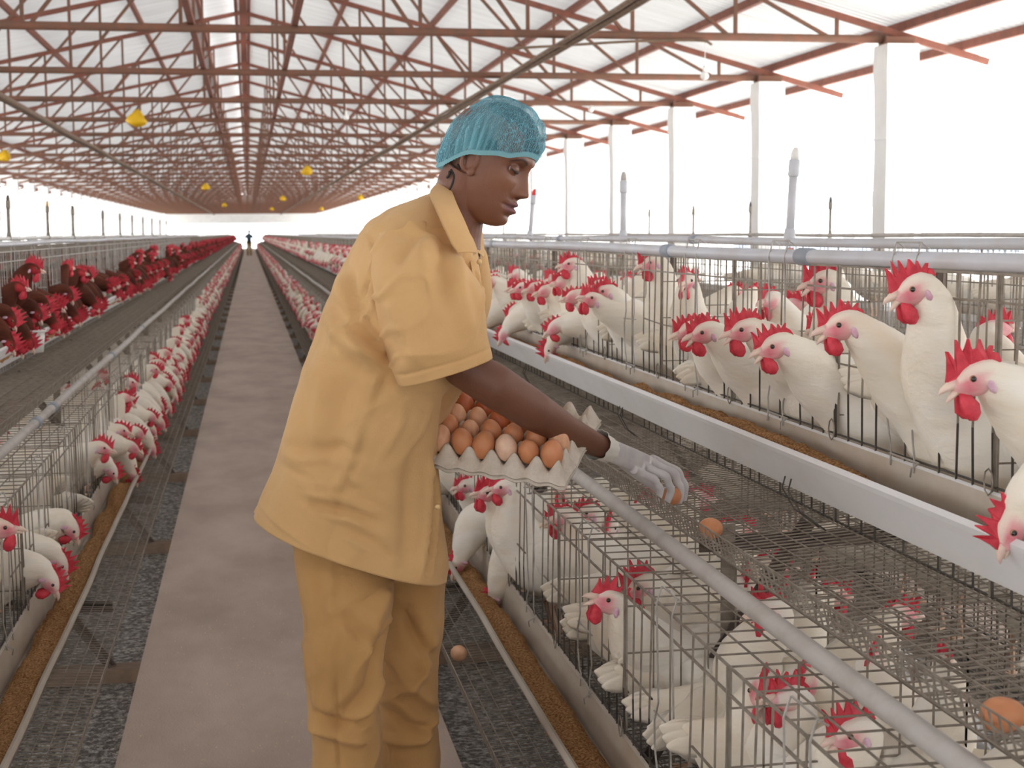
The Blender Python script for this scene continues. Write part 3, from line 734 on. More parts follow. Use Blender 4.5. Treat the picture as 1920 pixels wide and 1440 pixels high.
def head_frame(H, D):
    up = (Vector((0, 0, 1)) - D*D.z); up = up.normalized() if up.length > 0.1 else Vector((1, 0, 0))
    side = D.cross(up)
    return lambda x, y, z: H + D*x + side*y + up*z
def comb_mb(F, r, big=1.0, flop=0.0):
    m = MB(); L0, L1 = 0.030, -0.036
    n = 5 + r.randint(0, 1); prof = [(L0+0.007, -0.001), (L0+0.009, 0.008*big), (L0+0.006, 0.019*big)]
    for i in range(n):
        u = (i+0.5)/n; xc = L0 + 0.004 + (L1-L0-0.004)*u; hgt = (0.032 + 0.022*math.sin(math.pi*min(1, 0.15+0.85*u)) + r.uniform(-.004, .005))*big
        lean = 0.007 - 0.020*u; val = (0.026 + 0.010*math.sin(math.pi*u))*big; w_ = (L0-L1)/n
        prof += [(xc + w_*0.30 + lean*0.45, hgt*0.80), (xc + w_*0.08 + lean, hgt), (xc - w_*0.10 + lean, hgt*0.985), (xc - w_*0.28 + lean*0.5, hgt*0.80)]
        if i < n-1: prof.append((xc - w_*0.5, val + r.uniform(-.002, .002)))
    prof += [(L1-0.010, 0.024*big), (L1-0.012, 0.014*big), (L1-0.004, 0.008), (-0.012, 0.014)]
    k = len(prof); vs = []
    for sgn in (1, -1):
        for x, z in prof:
            th = 0.0044*(1 - 0.62*min(1, z/(0.06*big)))
            w = flop*(z/0.05)**2*0.02 + 0.004*math.sin(x*160+r.random())
            vs.append(F(x, w + sgn*th, z - 0.001 + (0.0)))
    mid = [F(x*0.82-0.001, flop*0.002 + sgn*0.0048, 0.014) for sgn in (1, -1) for x in (L0, 0.0, L1)]
    cvs = vs + mid
    fs = []
    base = 2*k
    for s2 in (0, 1):
        b = s2*k; mm = base + s2*3
        for i in range(k):
            j = (i+1) % k; x = (prof[i][0]+prof[j][0])/2
            c = mm + (0 if x > 0.012 else 1 if x > -0.012 else 2)
            fs.append((b+i, b+j, c) if s2 == 0 else (b+j, b+i, c))
        f3 = [(mm, mm+1, b+i) for i in range(0)]
    # bridge between the fan centres, kept simple by fanning each side from its own middle line
    for i in range(k):
        j = (i+1) % k; fs.append((i, k+i, k+j, j))
    m.add(cvs, fs)
    # close the gaps between neighbouring fans
    def side_of(i): x = (prof[i][0]+prof[(i+1) % k][0])/2; return 0 if x > 0.012 else 1 if x > -0.012 else 2
    for i in range(k):
        a, b2 = side_of(i-1), side_of(i)
        if a != b2:
            for s2 in (0, 1): m.f.append((s2*k+i, base+s2*3+a, base+s2*3+b2)); m.mi.append(0)
    return m
def hen_parts(root, body_mesh, fr, r, near=True, big=1.0, opened=True, flop=0.0):
    H, D = fr; F = head_frame(H, D)
    b = bpy.data.objects.new('body', body_mesh); C.objects.link(b); b.parent = root
    comb_mb(F, r, big, flop).build('comb', 'comb_red', root, False)
    for sd in (1, -1):
        m = MB(); n = 8; pts = [F(0.022, sd*0.006, -0.010), F(0.021, sd*0.009, -0.020), F(0.018, sd*0.011, -0.034*big**0.5), F(0.014, sd*0.011, -0.046*big**0.5), F(0.013, sd*0.010, -0.051*big**0.5)]
        m.tube(pts, [0.005, 0.010, 0.0145*big**0.5, 0.011, 0.003], n, flat=0.42, up=tuple((F(0, 1, 0)-F(0, 0, 0)))); m.build('wattle', 'comb_red', root, True)
    op = 0.007 if opened else 0.0
    m = MB(); m.tube([F(0.026, 0, 0.003), F(0.038, 0, 0.002), F(0.049, 0, -0.001), F(0.056, 0, -0.0055)], [0.0095, 0.0072, 0.0046, 0.001], 8)
    m.build('beak', 'beak', root, True)
    m = MB(); m.tube([F(0.026, 0, -0.004-op*0.3), F(0.037, 0, -0.007-op), F(0.047, 0, -0.009-op*1.6)], [0.0075, 0.005, 0.0015], 8); m.build('beak', 'beak', root, True)
    if near:
        for sd in (1, -1):
            m = MB(); c = F(0.006, sd*0.0178, 0.006); m.ball(c, 0.0056, 12, 10); e = m.build('eye', 'hen_iris', root, True)
            m = MB(); c = F(0.0064, sd*0.0202, 0.006); m.ball(c, 0.0046, 10, 8); m.build('pupil', 'hen_eye', e, True)
            m = MB(); c0, c1 = F(-0.016, sd*0.0205, -0.002), F(-0.021, sd*0.0200, -0.024); m.tube([c0, c0.lerp(c1, 0.25), c0.lerp(c1, 0.7), c1], [0.002, 0.0058, 0.0062, 0.002], 8); m.build('earlobe', 'earlobe', root, True)
    for sd in (1, -1):
        m = MB(); m.tube([(0.0, sd*0.045, 0.13), (0.015, sd*0.05, 0.085), (-0.005, sd*0.05, 0.008)], [0.014, 0.007, 0.0055], 6)
        for a in (-0.5, 0, 0.5): m.bar((-0.005, sd*0.05, 0.006), (0.04*math.cos(a), sd*0.05+0.035*math.sin(a), 0.003), 0.006)
        m.build('leg', 'shank', root)
HM = {}
def body_mesh(name, brown=False, **k):
    m, cols, fr = hen_shape(brown=brown, **k)
    me = m.mesh(name, 'brown_feather' if brown else 'white_feather', True)
    a = me.color_attributes.new('col', 'FLOAT_COLOR', 'POINT'); a.data.foreach_set('color', np.array(cols, 'f').ravel())
    return me, fr
hens_made = [0]
def hen(label, group, floor, base, heading, head_world=None, hd=None, pitch=-0.15, yaw=0.0, hy=0.0, bp=0.12, brown=False, big=1.0, opened=True, seed=None, fat=1.06, flop=0.3, tailup=0.0, name=None):
    """base=(X,Y); heading = world angle the body faces"""
    hens_made[0] += 1; seed = seed or hens_made[0]; r = random.Random(seed)
    t = empty(name or ('brown_hen' if brown else 'white_hen'), (base[0], base[1], floor), heading)
    if head_world is not None:
        v = Vector(head_world) - Vector((base[0], base[1], floor)); ch, sh = math.cos(-heading), math.sin(-heading)
        hd = (v.x*ch - v.y*sh, v.z); hy = v.x*sh + v.y*ch
    me, fr = body_mesh('hen_body', brown, hd=hd, pitch=pitch, hy=hy, yaw=yaw, bp=bp, fat=fat, seed=seed, tailup=tailup)
    hen_parts(t, me, fr, r, True, big, opened, flop*r.choice((-1, 1)))
    tag(t, label, 'hen', group); return t
PI = math.pi
FU = lambda d: 0.725 + (0.775-0.725)*(d-0.83)/0.77 + 0.003      # cage floor heights
FLo = lambda d: 0.15 + 0.04*(d-0.47)/0.63 + 0.003
# --- upper right, placed one by one: (eye px, py, X of head, body X behind it, sideways turn of body, pitch, yaw of head, label)
UR = [
 ((1067, 497), 1.17, 0.22, 0.10, -0.12, 0.0, 1.0, True, 'white hen with raised head behind the wire just right of the woman\'s collar'),
 ((977, 541), 1.10, 0.22, 0.0, -0.20, 0.0, 0.8, False, 'white hen with a small comb looking out just right of the woman\'s sleeve'),
 ((922, 522), 1.12, 0.22, 0.0, -0.25, 0.2, 0.8, False, 'white hen half hidden behind the woman\'s collar front'),
 ((1131, 549), 1.12, 0.22, 0.25, -0.10, -0.1, 1.0, False, 'white hen with upright neck just behind another hen\'s beak, middle of the upper trough'),
 ((1106, 562), 1.07, 0.30, 0.1, 0.18, 0.3, 1.0, False, 'white hen whose comb touches the upright necked hen in front of the wire'),
 ((1219, 495), 1.22, 0.20, 0.15, -0.25, 0.0, 1.0, True, 'white hen standing tall behind the wire with red wattles, left of the hen facing out'),
 ((1285, 529), 1.24, 0.16, 0.9, -0.15, 0.55, 0.9, True, 'white hen facing the viewer straight on behind the upper wire'),
 ((1290, 621), 1.09, 0.22, -0.1, -0.30, 0.1, 0.9, False, 'white hen with its face half covered by the next hen\'s comb'),
 ((1317, 626), 1.06, 0.24, -0.05, -0.25, 0.05, 1.0, True, 'white hen with short open beak and round wattles, second of three in a cluster'),
 ((1391, 621), 1.06, 0.24, 0.0, -0.22, 0.0, 1.1, True, 'white hen with a tall jagged comb and open beak over the middle trough'),
 ((1449, 652), 1.05, 0.26, -0.1, -0.30, 0.05, 1.0, True, 'white hen with lilac cheek stretching low over the trough'),
 ((1574, 613), 1.03, 0.26, -0.15, -0.22, 0.0, 0.9, True, 'white hen with long neck thrust out and beak wide open'),
 ((1709, 546), 1.11, 0.22, 0.05, -0.30, 0.0, 1.1, True, 'large white hen panting behind the wire with big red wattles'),
 ((1823, 713), 1.05, 0.24, -0.05, -0.28, 0.0, 1.25, True, 'white hen nearest the right edge with the biggest upright comb'),
 ((1537, 530), 1.22, 0.20, 0.1, -0.20, 0.0, 1.0, True, 'white hen behind the wire with bent red comb left of the large panting hen'),
]
for (px_, py_), X, back, turn, pt, yw, big, op, lb in UR:
    p = at(px_, py_, X=X); bx = max(X + back, 1.33)
    by = p.y + 0.06 + turn*0.12
    hen(lb, 'white hens in the upper right row', FU(bx-CX), (bx, by), PI + turn*0.5, head_world=p, pitch=pt, yaw=yw, bp=0.30 if p.z > 1.12 else 0.12, big=big, opened=op)
def feeding(px_, py_, X, floor, bx, side, lb, grp, brown=False, big=1.0, dy=0.0, heading=None):
    p = at(px_, py_, X=X)
    hd = (PI if side == 1 else 0.0) if heading is None else heading
    hen(lb, grp, floor, (bx, p.y+dy), hd, head_world=p, pitch=-1.15, yaw=0, bp=-0.10, brown=brown, big=big, opened=False)
feeding(1031, 655, 1.09, FU(1.27), 1.34, 1, 'white hen bent down pecking in the upper trough beside the woman\'s sleeve', 'white hens in the upper right row', dy=0.12)
feeding(1898, 990, 1.10, FU(1.27), 1.34, 1, 'white hen pecking in the upper trough at the right edge of the picture', 'white hens in the upper right row', dy=-0.02)
# --- lower right
LR = [
 ((941, 915), 0.70, 0.86, -0.3, -0.10, 0.2, 0.9, True, 'white hen standing upright in front of the wire below the egg tray corner'),
 ((911, 926), 0.66, 0.86, -0.1, 0.05, 0.4, 1.1, False, 'white hen with hanging comb squeezed left of the upright hen under the egg tray'),
 ((868, 912), 0.70, 0.86, 0.0, -0.1, 0.5, 0.8, True, 'white hen half hidden behind the jacket front under the egg tray'),
 ((1096, 963), 0.88, 1.00, 0.1, -0.05, 0.3, 0.9, False, 'white hen with raised pale face behind the wire under the thick pipe'),
 ((1140, 992), 0.95, 1.02, 0.6, -0.3, 0.8, 0.9, False, 'white hen with long red wattles in shade behind the thick pipe'),
 ((1139, 1128), 0.71, 0.92, 0.1, 0.35, 0.0, 1.0, True, 'white hen with long plumed neck stretching up out of the lower cage'),
 ((1198, 1102), 0.84, 1.00, 0.1, -0.35, 0.0, 1.2, False, 'white hen with big comb behind the long necked hen in the lower cage'),
 ((1434, 1147), 0.97, 1.06, 0.0, -0.2, 0.1, 1.0, False, 'white hen with drooping comb far back in the lower cage beyond the pipe'),
 ((1429, 1299), 0.86, 0.98, 0.8, -0.2, 0.6, 1.0, False, 'white hen facing the viewer in the nearest lower cage'),
 ((1593, 1378), 0.94, 1.05, 0.1, -0.25, 0.0, 1.1, True, 'white hen with hooked comb at the bottom edge of the picture under the pipe'),
]
for (px_, py_), X, bx, turn, pt, yw, big, op, lb in LR:
    p = at(px_, py_, X=X)
    hen(lb, 'white hens in the lower right row', FLo(bx-CX), (bx, p.y + 0.05 + turn*0.1), PI + turn*0.6, head_world=p, pitch=pt, yaw=yw, bp=0.32, big=big, opened=op)
feeding(858, 1060, 0.64, FLo(0.83), 0.86, 1, 'white hen pecking meal beside the woman\'s jacket hem', 'white hens in the lower right row', dy=0.05)
feeding(925, 1128, 0.70, FLo(0.83), 0.90, 1, 'white hen crouching with only its red comb over the lower trough edge', 'white hens in the lower right row', dy=-0.12, heading=PI-0.5)
# --- lower left
LL = [
 ((5, 991), -0.60, -0.84, 0.1, -0.1, 0, 1.1, False, 'white hen with raised red face at the left edge of the picture'),
 ((193, 841), -0.58, -0.84, 0.0, -0.3, 0, 1.1, False, 'white hen stretching its head out over the left trough, midway up'),
 ((230, 808), -0.58, -0.84, 0.0, -0.4, 0, 1.0, False, 'white hen looking down behind the stretched hen over the left trough'),
 ((246, 718), -0.62, -0.86, 0.1, -0.2, 0, 1.1, False, 'white hen with curled comb and raised head in the lower left row'),
 ((239, 753), -0.60, -0.86, 0.0, -0.6, 0, 1.1, False, 'white hen with hanging comb just in front of the curled comb hen'),
 ((287, 673), -0.62, -0.86, 0.0, -0.2, 0, 1.0, False, 'white hen with raised head past the curled comb hen, lower left row'),
 ((291, 693), -0.58, -0.84, 0.0, -0.5, 0, 1.0, False, 'white hen nodding over the left trough past the curled comb hen'),
 ((347, 604), -0.62, -0.86, 0.0, -0.3, 0, 1.0, False, 'small looking white hen with raised head far along the left trough'),
 ((213, 620), -1.0, -1.05, 0.2, -0.2, -0.4, 0.9, True, 'white hen looking out alone through the mesh under the brown hens\' trough'),
]
for (px_, py_), X, bx, turn, pt, yw, big, op, lb in LL:
    p = at(px_, py_, X=X)
    hen(lb, 'white hens in the lower left row', FLo(CX-bx), (bx, p.y + 0.06), turn, head_world=p, pitch=pt, yaw=yw, bp=0.22, big=big, opened=op)
for px_, py_, lb in [(95, 1092, 'white hen pecking in the left trough, lowest one in the picture'), (113, 1058, 'white hen pecking just past the lowest one at the left trough'), (135, 993, 'white hen with cream back pecking beside two others at the left trough'),
                 (210, 885, 'white hen pecking at the left trough beside the wooden rim'), (322, 683, 'white hen pecking at the left trough beyond the curled comb hen'), (300, 722, 'white hen with tail up pecking past the curled comb hen')]:
    feeding(px_, py_, -0.57, FLo(0.85), -0.83, -1, lb, 'white hens in the lower left row', dy=0.04)
# --- upper left, brown
for (px_, py_), X, bx, pt, big, lb in [((64, 505), -0.98, -1.22, -0.25, 1.4, 'large dark brown hen with a huge red comb, nearest raised head on the left'),
       ((165, 515), -0.98, -1.22, -0.9, 1.3, 'dark brown hen with ragged comb leaning out past the largest one'),
       ((262, 478), -0.98, -1.22, -0.2, 1.3, 'dark brown hen with raised head, left one of the pair midway along'),
       ((288, 470), -0.98, -1.22, -0.2, 1.4, 'dark brown hen with the rounder comb, right one of the pair midway along'),
       ((330, 470), -0.98, -1.22, -0.1, 1.4, 'dark brown hen with raised head past the pair'),
       ((318, 520), -0.90, -1.20, -0.6, 1.0, 'black headed hen leaning out below the white trough')]:
    p = at(px_, py_, X=X)
    hen(lb, 'brown hens in the upper left row', FU(CX-bx), (bx, p.y+0.05), 0.1, head_world=p, pitch=pt, bp=0.3, brown=True, big=big, opened=False, fat=1.1)
for px_, py_, lb in [(20, 600, 'brown hen pecking with its comb over the white trough at the left edge'), (18, 645, 'brown hen with only its comb above the trough at the left edge corner'),
                 (70, 590, 'brown hen pecking behind the white trough below the largest brown hen'), (85, 575, 'brown hen with lumpy comb pecking beside the largest brown hen'), (130, 555, 'brown hen pecking below the ragged combed one')]:
    feeding(px_, py_, -0.98, FU(1.3), -1.24, -1, lb, 'brown hens in the upper left row', True, 1.25, 0.03)
m = MB(); p = at(62, 640, X=-1.0)

# --- the rest of each row: a few poses, copied
def proto(hd, pitch, bp, brown, big, seed, hy=0.0, yaw=0.0, near=False, tailup=0.0):
    r = random.Random(seed); t = empty('brown_hen' if brown else 'white_hen')
    me, fr = body_mesh('hen_body', brown, hd=hd, pitch=pitch, bp=bp, hy=hy, yaw=yaw, seed=seed, N=12, step=3, tailup=tailup)
    hen_parts(t, me, fr, r, near, big, False, 0.5)
    return t
POSE = [((0.24, 0.36), -0.2, 0.2, 0, 0), ((0.27, 0.24), -0.6, 0.1, 0.03, 0.2), ((0.28, 0.13), -1.1, -0.1, 0.0, 0), ((0.27, 0.11), -1.2, -0.12, -0.03, -0.2), ((0.20, 0.40), -0.1, 0.35, 0.02, 0.5), ((0.28, 0.15), -1.0, -0.05, 0.03, 0.3)]
PW = [proto(h, p, b, False, 0.85, 100+i, hy, yw) for i, (h, p, b, hy, yw) in enumerate(POSE)]
PB = [proto(h, p, b, True, 1.05, 120+i, hy, yw) for i, (h, p, b, hy, yw) in enumerate(POSE)]
PB2 = proto((0.10, 0.36), 0.1, 0.1, False, 0.9, 140, 0.05, 0.9)
used = set()
def rowhens(protos, T, side, fl, y0, y1, gap, label, group, weights=(2, 2, 3, 3, 1, 2), cx=CX, inset=0.15, seed=1):
    r = random.Random(seed); y = y0; n = 0
    while y < y1:
        i = r.choices(range(6), weights)[0]; t = protos[i]
        if id(t) in used: t = dup(t)
        else: used.add(id(t))
        d = T['front'] + inset + r.uniform(-0.02, 0.03)
        t.location = (cx + side*d, y, fl(d)); t.rotation_euler = (0, 0, (PI if side == 1 else 0) + r.uniform(-0.35, 0.35)); t.scale = (1, 1, 1)
        tag(t, label(i, y), 'hen', group(i, y)); n += 1; y += gap*r.uniform(0.7, 1.35)
    return n
act = ['with head raised', 'looking out over the trough', 'pecking in the trough', 'pecking in the trough', 'standing tall', 'bent over the trough']
nw = 0
nw += rowhens(PW, LO, -1, FLo, 6.6, 16, 0.16, lambda i, y: 'white hen %s midway along the lower left row' % act[i], lambda i, y: 'white hens %s, lower left row' % act[i], seed=3)
nw += rowhens(PW, LO, 1, FLo, 11, 17.5, 0.17, lambda i, y: 'white hen %s in the lower right row behind the woman' % act[i], lambda i, y: 'white hens %s, lower right row beyond the woman' % act[i], seed=4)
nw += rowhens(PW, UP, 1, FU, 15, 20, 0.16, lambda i, y: 'white hen %s in the upper right row behind the woman' % act[i], lambda i, y: 'white hens %s, upper right row beyond the woman' % act[i], (3, 3, 2, 1, 3, 2), seed=5)
nw += rowhens(PW, UP, 1, FU, 4.9, 8.0, 0.16, lambda i, y: 'white hen %s in the upper right row near her sleeve' % act[i], lambda i, y: 'white hens %s, upper right row beside the woman' % act[i], (3, 3, 2, 1, 3, 2), seed=6)
nb = rowhens(PB, UP, -1, FU, 6.6, 22, 0.20, lambda i, y: 'dark brown hen %s further along the upper left row' % act[i], lambda i, y: 'brown hens %s, upper left row' % act[i], (1, 2, 3, 3, 1, 3), seed=7)
# hens standing behind the front ones, seen through the wire
def inner(T, fl, d, side, y0, y1, gap, label, group, cx=CX, seed=1, protos=None, fixed=None):
    r = random.Random(seed); y = y0; protos = protos or [PW[0], PW[4], PB2]
    while y < y1:
        t = r.choice(protos)
        if id(t) in used: t = dup(t)
        else: used.add(id(t))
        dd = d + r.uniform(-0.04, 0.04); t.location = (cx + side*dd, y, fl(dd))
        t.rotation_euler = (0, 0, r.uniform(-0.9, 0.9) + (0 if side == 1 else PI) if r.random() < 0.7 else r.uniform(0, 6.28))
        tag(t, label, 'hen', group); y += gap*r.uniform(0.7, 1.3)
inner(UP, FU, 1.45, 1, 1.9, 8.0, 0.27, 'white hen standing behind the front hens in the upper right cages', 'white hens at the back of the upper right cages', seed=11)
inner(LO, FLo, 0.98, 1, 1.3, 4.6, 0.13, 'white hen with its back to the aisle deep in the lower right cages', 'white hens at the back of the lower right cages', seed=12)
inner(LO, FLo, 0.97, -1, 2.9, 9.0, 0.28, 'white hen deep inside the lower left cages seen through the mesh', 'white hens at the back of the lower left cages', seed=13)
inner(dict(UP), FU, 1.35, 1, 5.0, 12.0, 0.6, 'white hen in the next row seen through the upper right wire', 'white hens in the next right row', cx=CX+PITCH, seed=14)
inner(dict(LO), FLo, 1.85, 1, 1.8, 6.0, 0.45, 'white hen in the far side lower cages seen through the mesh', 'white hens on the far side of the right stand', seed=15)
# too many and too far to tell apart
def mass(protos, specs, label, name):
    big = MB(); mats = []; mi = {}
    for nm in ('white_feather', 'brown_feather', 'comb_red', 'beak'): mi[nm] = len(mats); mats.append(nm)
    shp = []
    for (hd, p, b, hy, yw) in POSE:
        br = protos == 'brown'
        m_, cols, fr = hen_shape(hd, p, hy, yw, b, brown=br, N=7, step=1, seed=1)
        F = head_frame(*fr); r = random.Random(5); cm_ = comb_mb(F, r, 1.0 if br else 0.7, 0.4)
        w = MB(); w.ball(F(0.018, 0, -0.026), (0.011, 0.009, 0.017), 6, 4)
        shp.append((np.array(m_.v), m_.f, cols, np.array([tuple(v) for v in cm_.v]), cm_.f, np.array(w.v), w.f))
    V, Fc, MI, CL = [], [], [], []; k = 0; r = random.Random(21)
    for side, T, fl, y0, y1, gap, cx in specs:
        y = y0
        while y < y1:
            bv, bf, bc, cv, cf, wv, wf = shp[r.choices(range(6), (2, 2, 3, 2, 2, 2))[0]]
            d = T['front'] + 0.15 + r.uniform(-0.02, 0.03); a = (PI if side == 1 else 0) + r.uniform(-0.35, 0.35); ca, sa = math.cos(a), math.sin(a)
            for vv, ff, idx, cc in ((bv, bf, 1 if protos == 'brown' else 0, bc), (cv, cf, 2, None), (wv, wf, 2, None)):
                x = vv[:, 0]*ca - vv[:, 1]*sa + cx + side*d; yy = vv[:, 0]*sa + vv[:, 1]*ca + y
                V.append(np.stack([x, yy, vv[:, 2] + fl(d)], 1)); Fc += [tuple(q + k for q in f) for f in ff]; MI += [idx]*len(ff)
                CL.append(np.array(cc) if cc else np.ones((len(vv), 4))); k += len(vv)
            y += gap*r.uniform(0.7, 1.3)
    me = bpy.data.meshes.new(name); me.from_pydata(np.concatenate(V).tolist(), [], Fc)
    for q in mats: me.materials.append(M[q])
    me.polygons.foreach_set('material_index', MI); me.polygons.foreach_set('use_smooth', [True]*len(Fc))
    a_ = me.color_attributes.new('col', 'FLOAT_COLOR', 'POINT'); a_.data.foreach_set('color', np.concatenate(CL).astype('f').ravel()); me.update()
    o = bpy.data.objects.new(name, me); C.objects.link(o); tag(o, label, 'hens', kind='stuff')
mass('white', [(-1, LO, FLo, 16, YEND, 0.17, CX), (1, LO, FLo, 17.5, YEND, 0.17, CX), (1, UP, FU, 20, YEND, 0.18, CX), (1, UP, FU, 14, 60, 0.3, CX+PITCH), (1, LO, FLo, 5.2, 11, 0.2, CX), (1, UP, FU, 8, 15, 0.2, CX)], 'countless distant white hens along the long cage rows', 'distant_white_hens')
mass('brown', [(-1, UP, FU, 22, YEND, 0.22, CX), (-1, UP, FU, 14, 60, 0.3, CX-PITCH)], 'countless distant brown hens along the upper left cage row', 'distant_brown_hens')

# eggs lying in the mesh trays, and the white tub among the brown hens
mat('egg_brown', (0.62, 0.27, 0.13), 0.45, col2=(0.55, 0.22, 0.10), scale=30, sss=0.1, spec=0.35)
mat('egg_dark', (0.50, 0.15, 0.06), 0.4, col2=(0.44, 0.12, 0.05), scale=40, sss=0.1, spec=0.4)
mat('egg_tan', (0.72, 0.42, 0.26), 0.5, col2=(0.62, 0.33, 0.19), scale=60, sss=0.1, spec=0.3)
mat('egg_pale', (0.80, 0.56, 0.42), 0.5, col2=(0.73, 0.48, 0.34), scale=50, sss=0.1, spec=0.3)
def egg_mesh(mt, a=0.0290, b=0.0222):
    m = MB(); rings = []; n = 20
    for i in range(1, 16):
        t = math.pi*i/16; z = -a*math.cos(t); w = b*math.sin(t)*(1 - 0.10*z/a)
        rings.append([(w*math.cos(2*math.pi*k/n), w*math.sin(2*math.pi*k/n), z) for k in range(n)])
    m.loft(rings, cap=False); k = len(m.v); m.v += [(0, 0, -a), (0, 0, a)]
    for q in range(n): m.f += [(k, (q+1) % n, q), (k+1, 14*n+q, 14*n+(q+1) % n)]; m.mi += [0, 0]
    return m.mesh('egg', mt, True)
EGG = {q: egg_mesh(q) for q in ('egg_brown', 'egg_dark', 'egg_tan', 'egg_pale')}
def egg(p, mt, label, rot=(0, 0, 0), group=None, sc=1.0):
    o = bpy.data.objects.new('egg', EGG[mt]); C.objects.link(o); o.location = p; o.rotation_euler = rot; o.scale = (sc, sc, sc); tag(o, label, 'egg', group); return o
p = at(1333, 1004, X=CX+0.852); egg((p.x, p.y, 0.752), 'egg_brown', 'brown egg lying alone in the mesh tray right of the gloved hand', (1.4, 0.2, 0.3))
p = at(1880, 1354, X=CX+0.852); egg((p.x, p.y, 0.752), 'egg_brown', 'brown egg lying in the mesh tray at the right edge of the picture', (1.4, -0.3, 1.0))
p = at(860, 1158, X=CX+0.50); egg((p.x, p.y, 0.178), 'egg_tan', 'brown egg low in the lower tray beside the woman\'s trousers', (1.4, 0, 0.3))
t = empty('plastic_tub', at(60, 640, X=-0.99)); m = MB()
for z0, z1, r0, r1 in ((-0.05, 0.045, 0.05, 0.06), (0.045, 0.05, 0.068, 0.066)): m.loft([[(r0*math.cos(2*PI*k/20), r0*math.sin(2*PI*k/20), z0) for k in range(20)], [(r1*math.cos(2*PI*k/20), r1*math.sin(2*PI*k/20), z1) for k in range(20)]])
m.build('tub', 'white_plastic', t, True); tag(t, 'white plastic tub standing in the white trough among the brown hens', 'tub')
# ------------------------------------------------------------------ the woman
mat('skin', (1, 1, 1), 0.5, attr='col', col2=(0.82, 0.78, 0.76), scale=14, detail=6, lo=0.45, hi=0.8, bump=0.0004, bscale=420, spec=0.45, sss=0.12)
mat('cloth', (0.62, 0.385, 0.175), 0.85, col2=(0.54, 0.325, 0.14), scale=5, detail=7, lo=0.35, hi=0.75, bump=0.0006, bscale=260, spec=0.15, sheen=0.1)
mat('cloth_trousers', (0.52, 0.30, 0.12), 0.85, col2=(0.45, 0.255, 0.098), scale=5, detail=7, lo=0.35, hi=0.75, bump=0.0006, bscale=260, spec=0.15, sheen=0.1)
mat('hair', (0.012, 0.010, 0.010), 0.6, col2=(0.03, 0.025, 0.024), scale=60, bump=0.004, bscale=120)
mat('eye_white', (0.50, 0.45, 0.43), 0.2)
mat('iris', (0.03, 0.015, 0.010), 0.1, spec=0.8)
mat('button', (0.72, 0.50, 0.24), 0.4)
mat('shoe', (0.05, 0.05, 0.055), 0.6)
mat('carton', (0.64, 0.575, 0.50), 0.95, col2=(0.55, 0.48, 0.40), scale=40, detail=6, bump=0.0012, bscale=260, spec=0.1)
g = mat('glove', (0.74, 0.72, 0.74), 0.42, col2=(0.84, 0.82, 0.82), scale=35, detail=4, spec=0.5, transp=0.20, bump=0.0015, bscale=55, stretch=(1, 1, 1))
g = mat('glove_cuff', (0.82, 0.80, 0.74), 0.45, spec=0.5, transp=0.05)
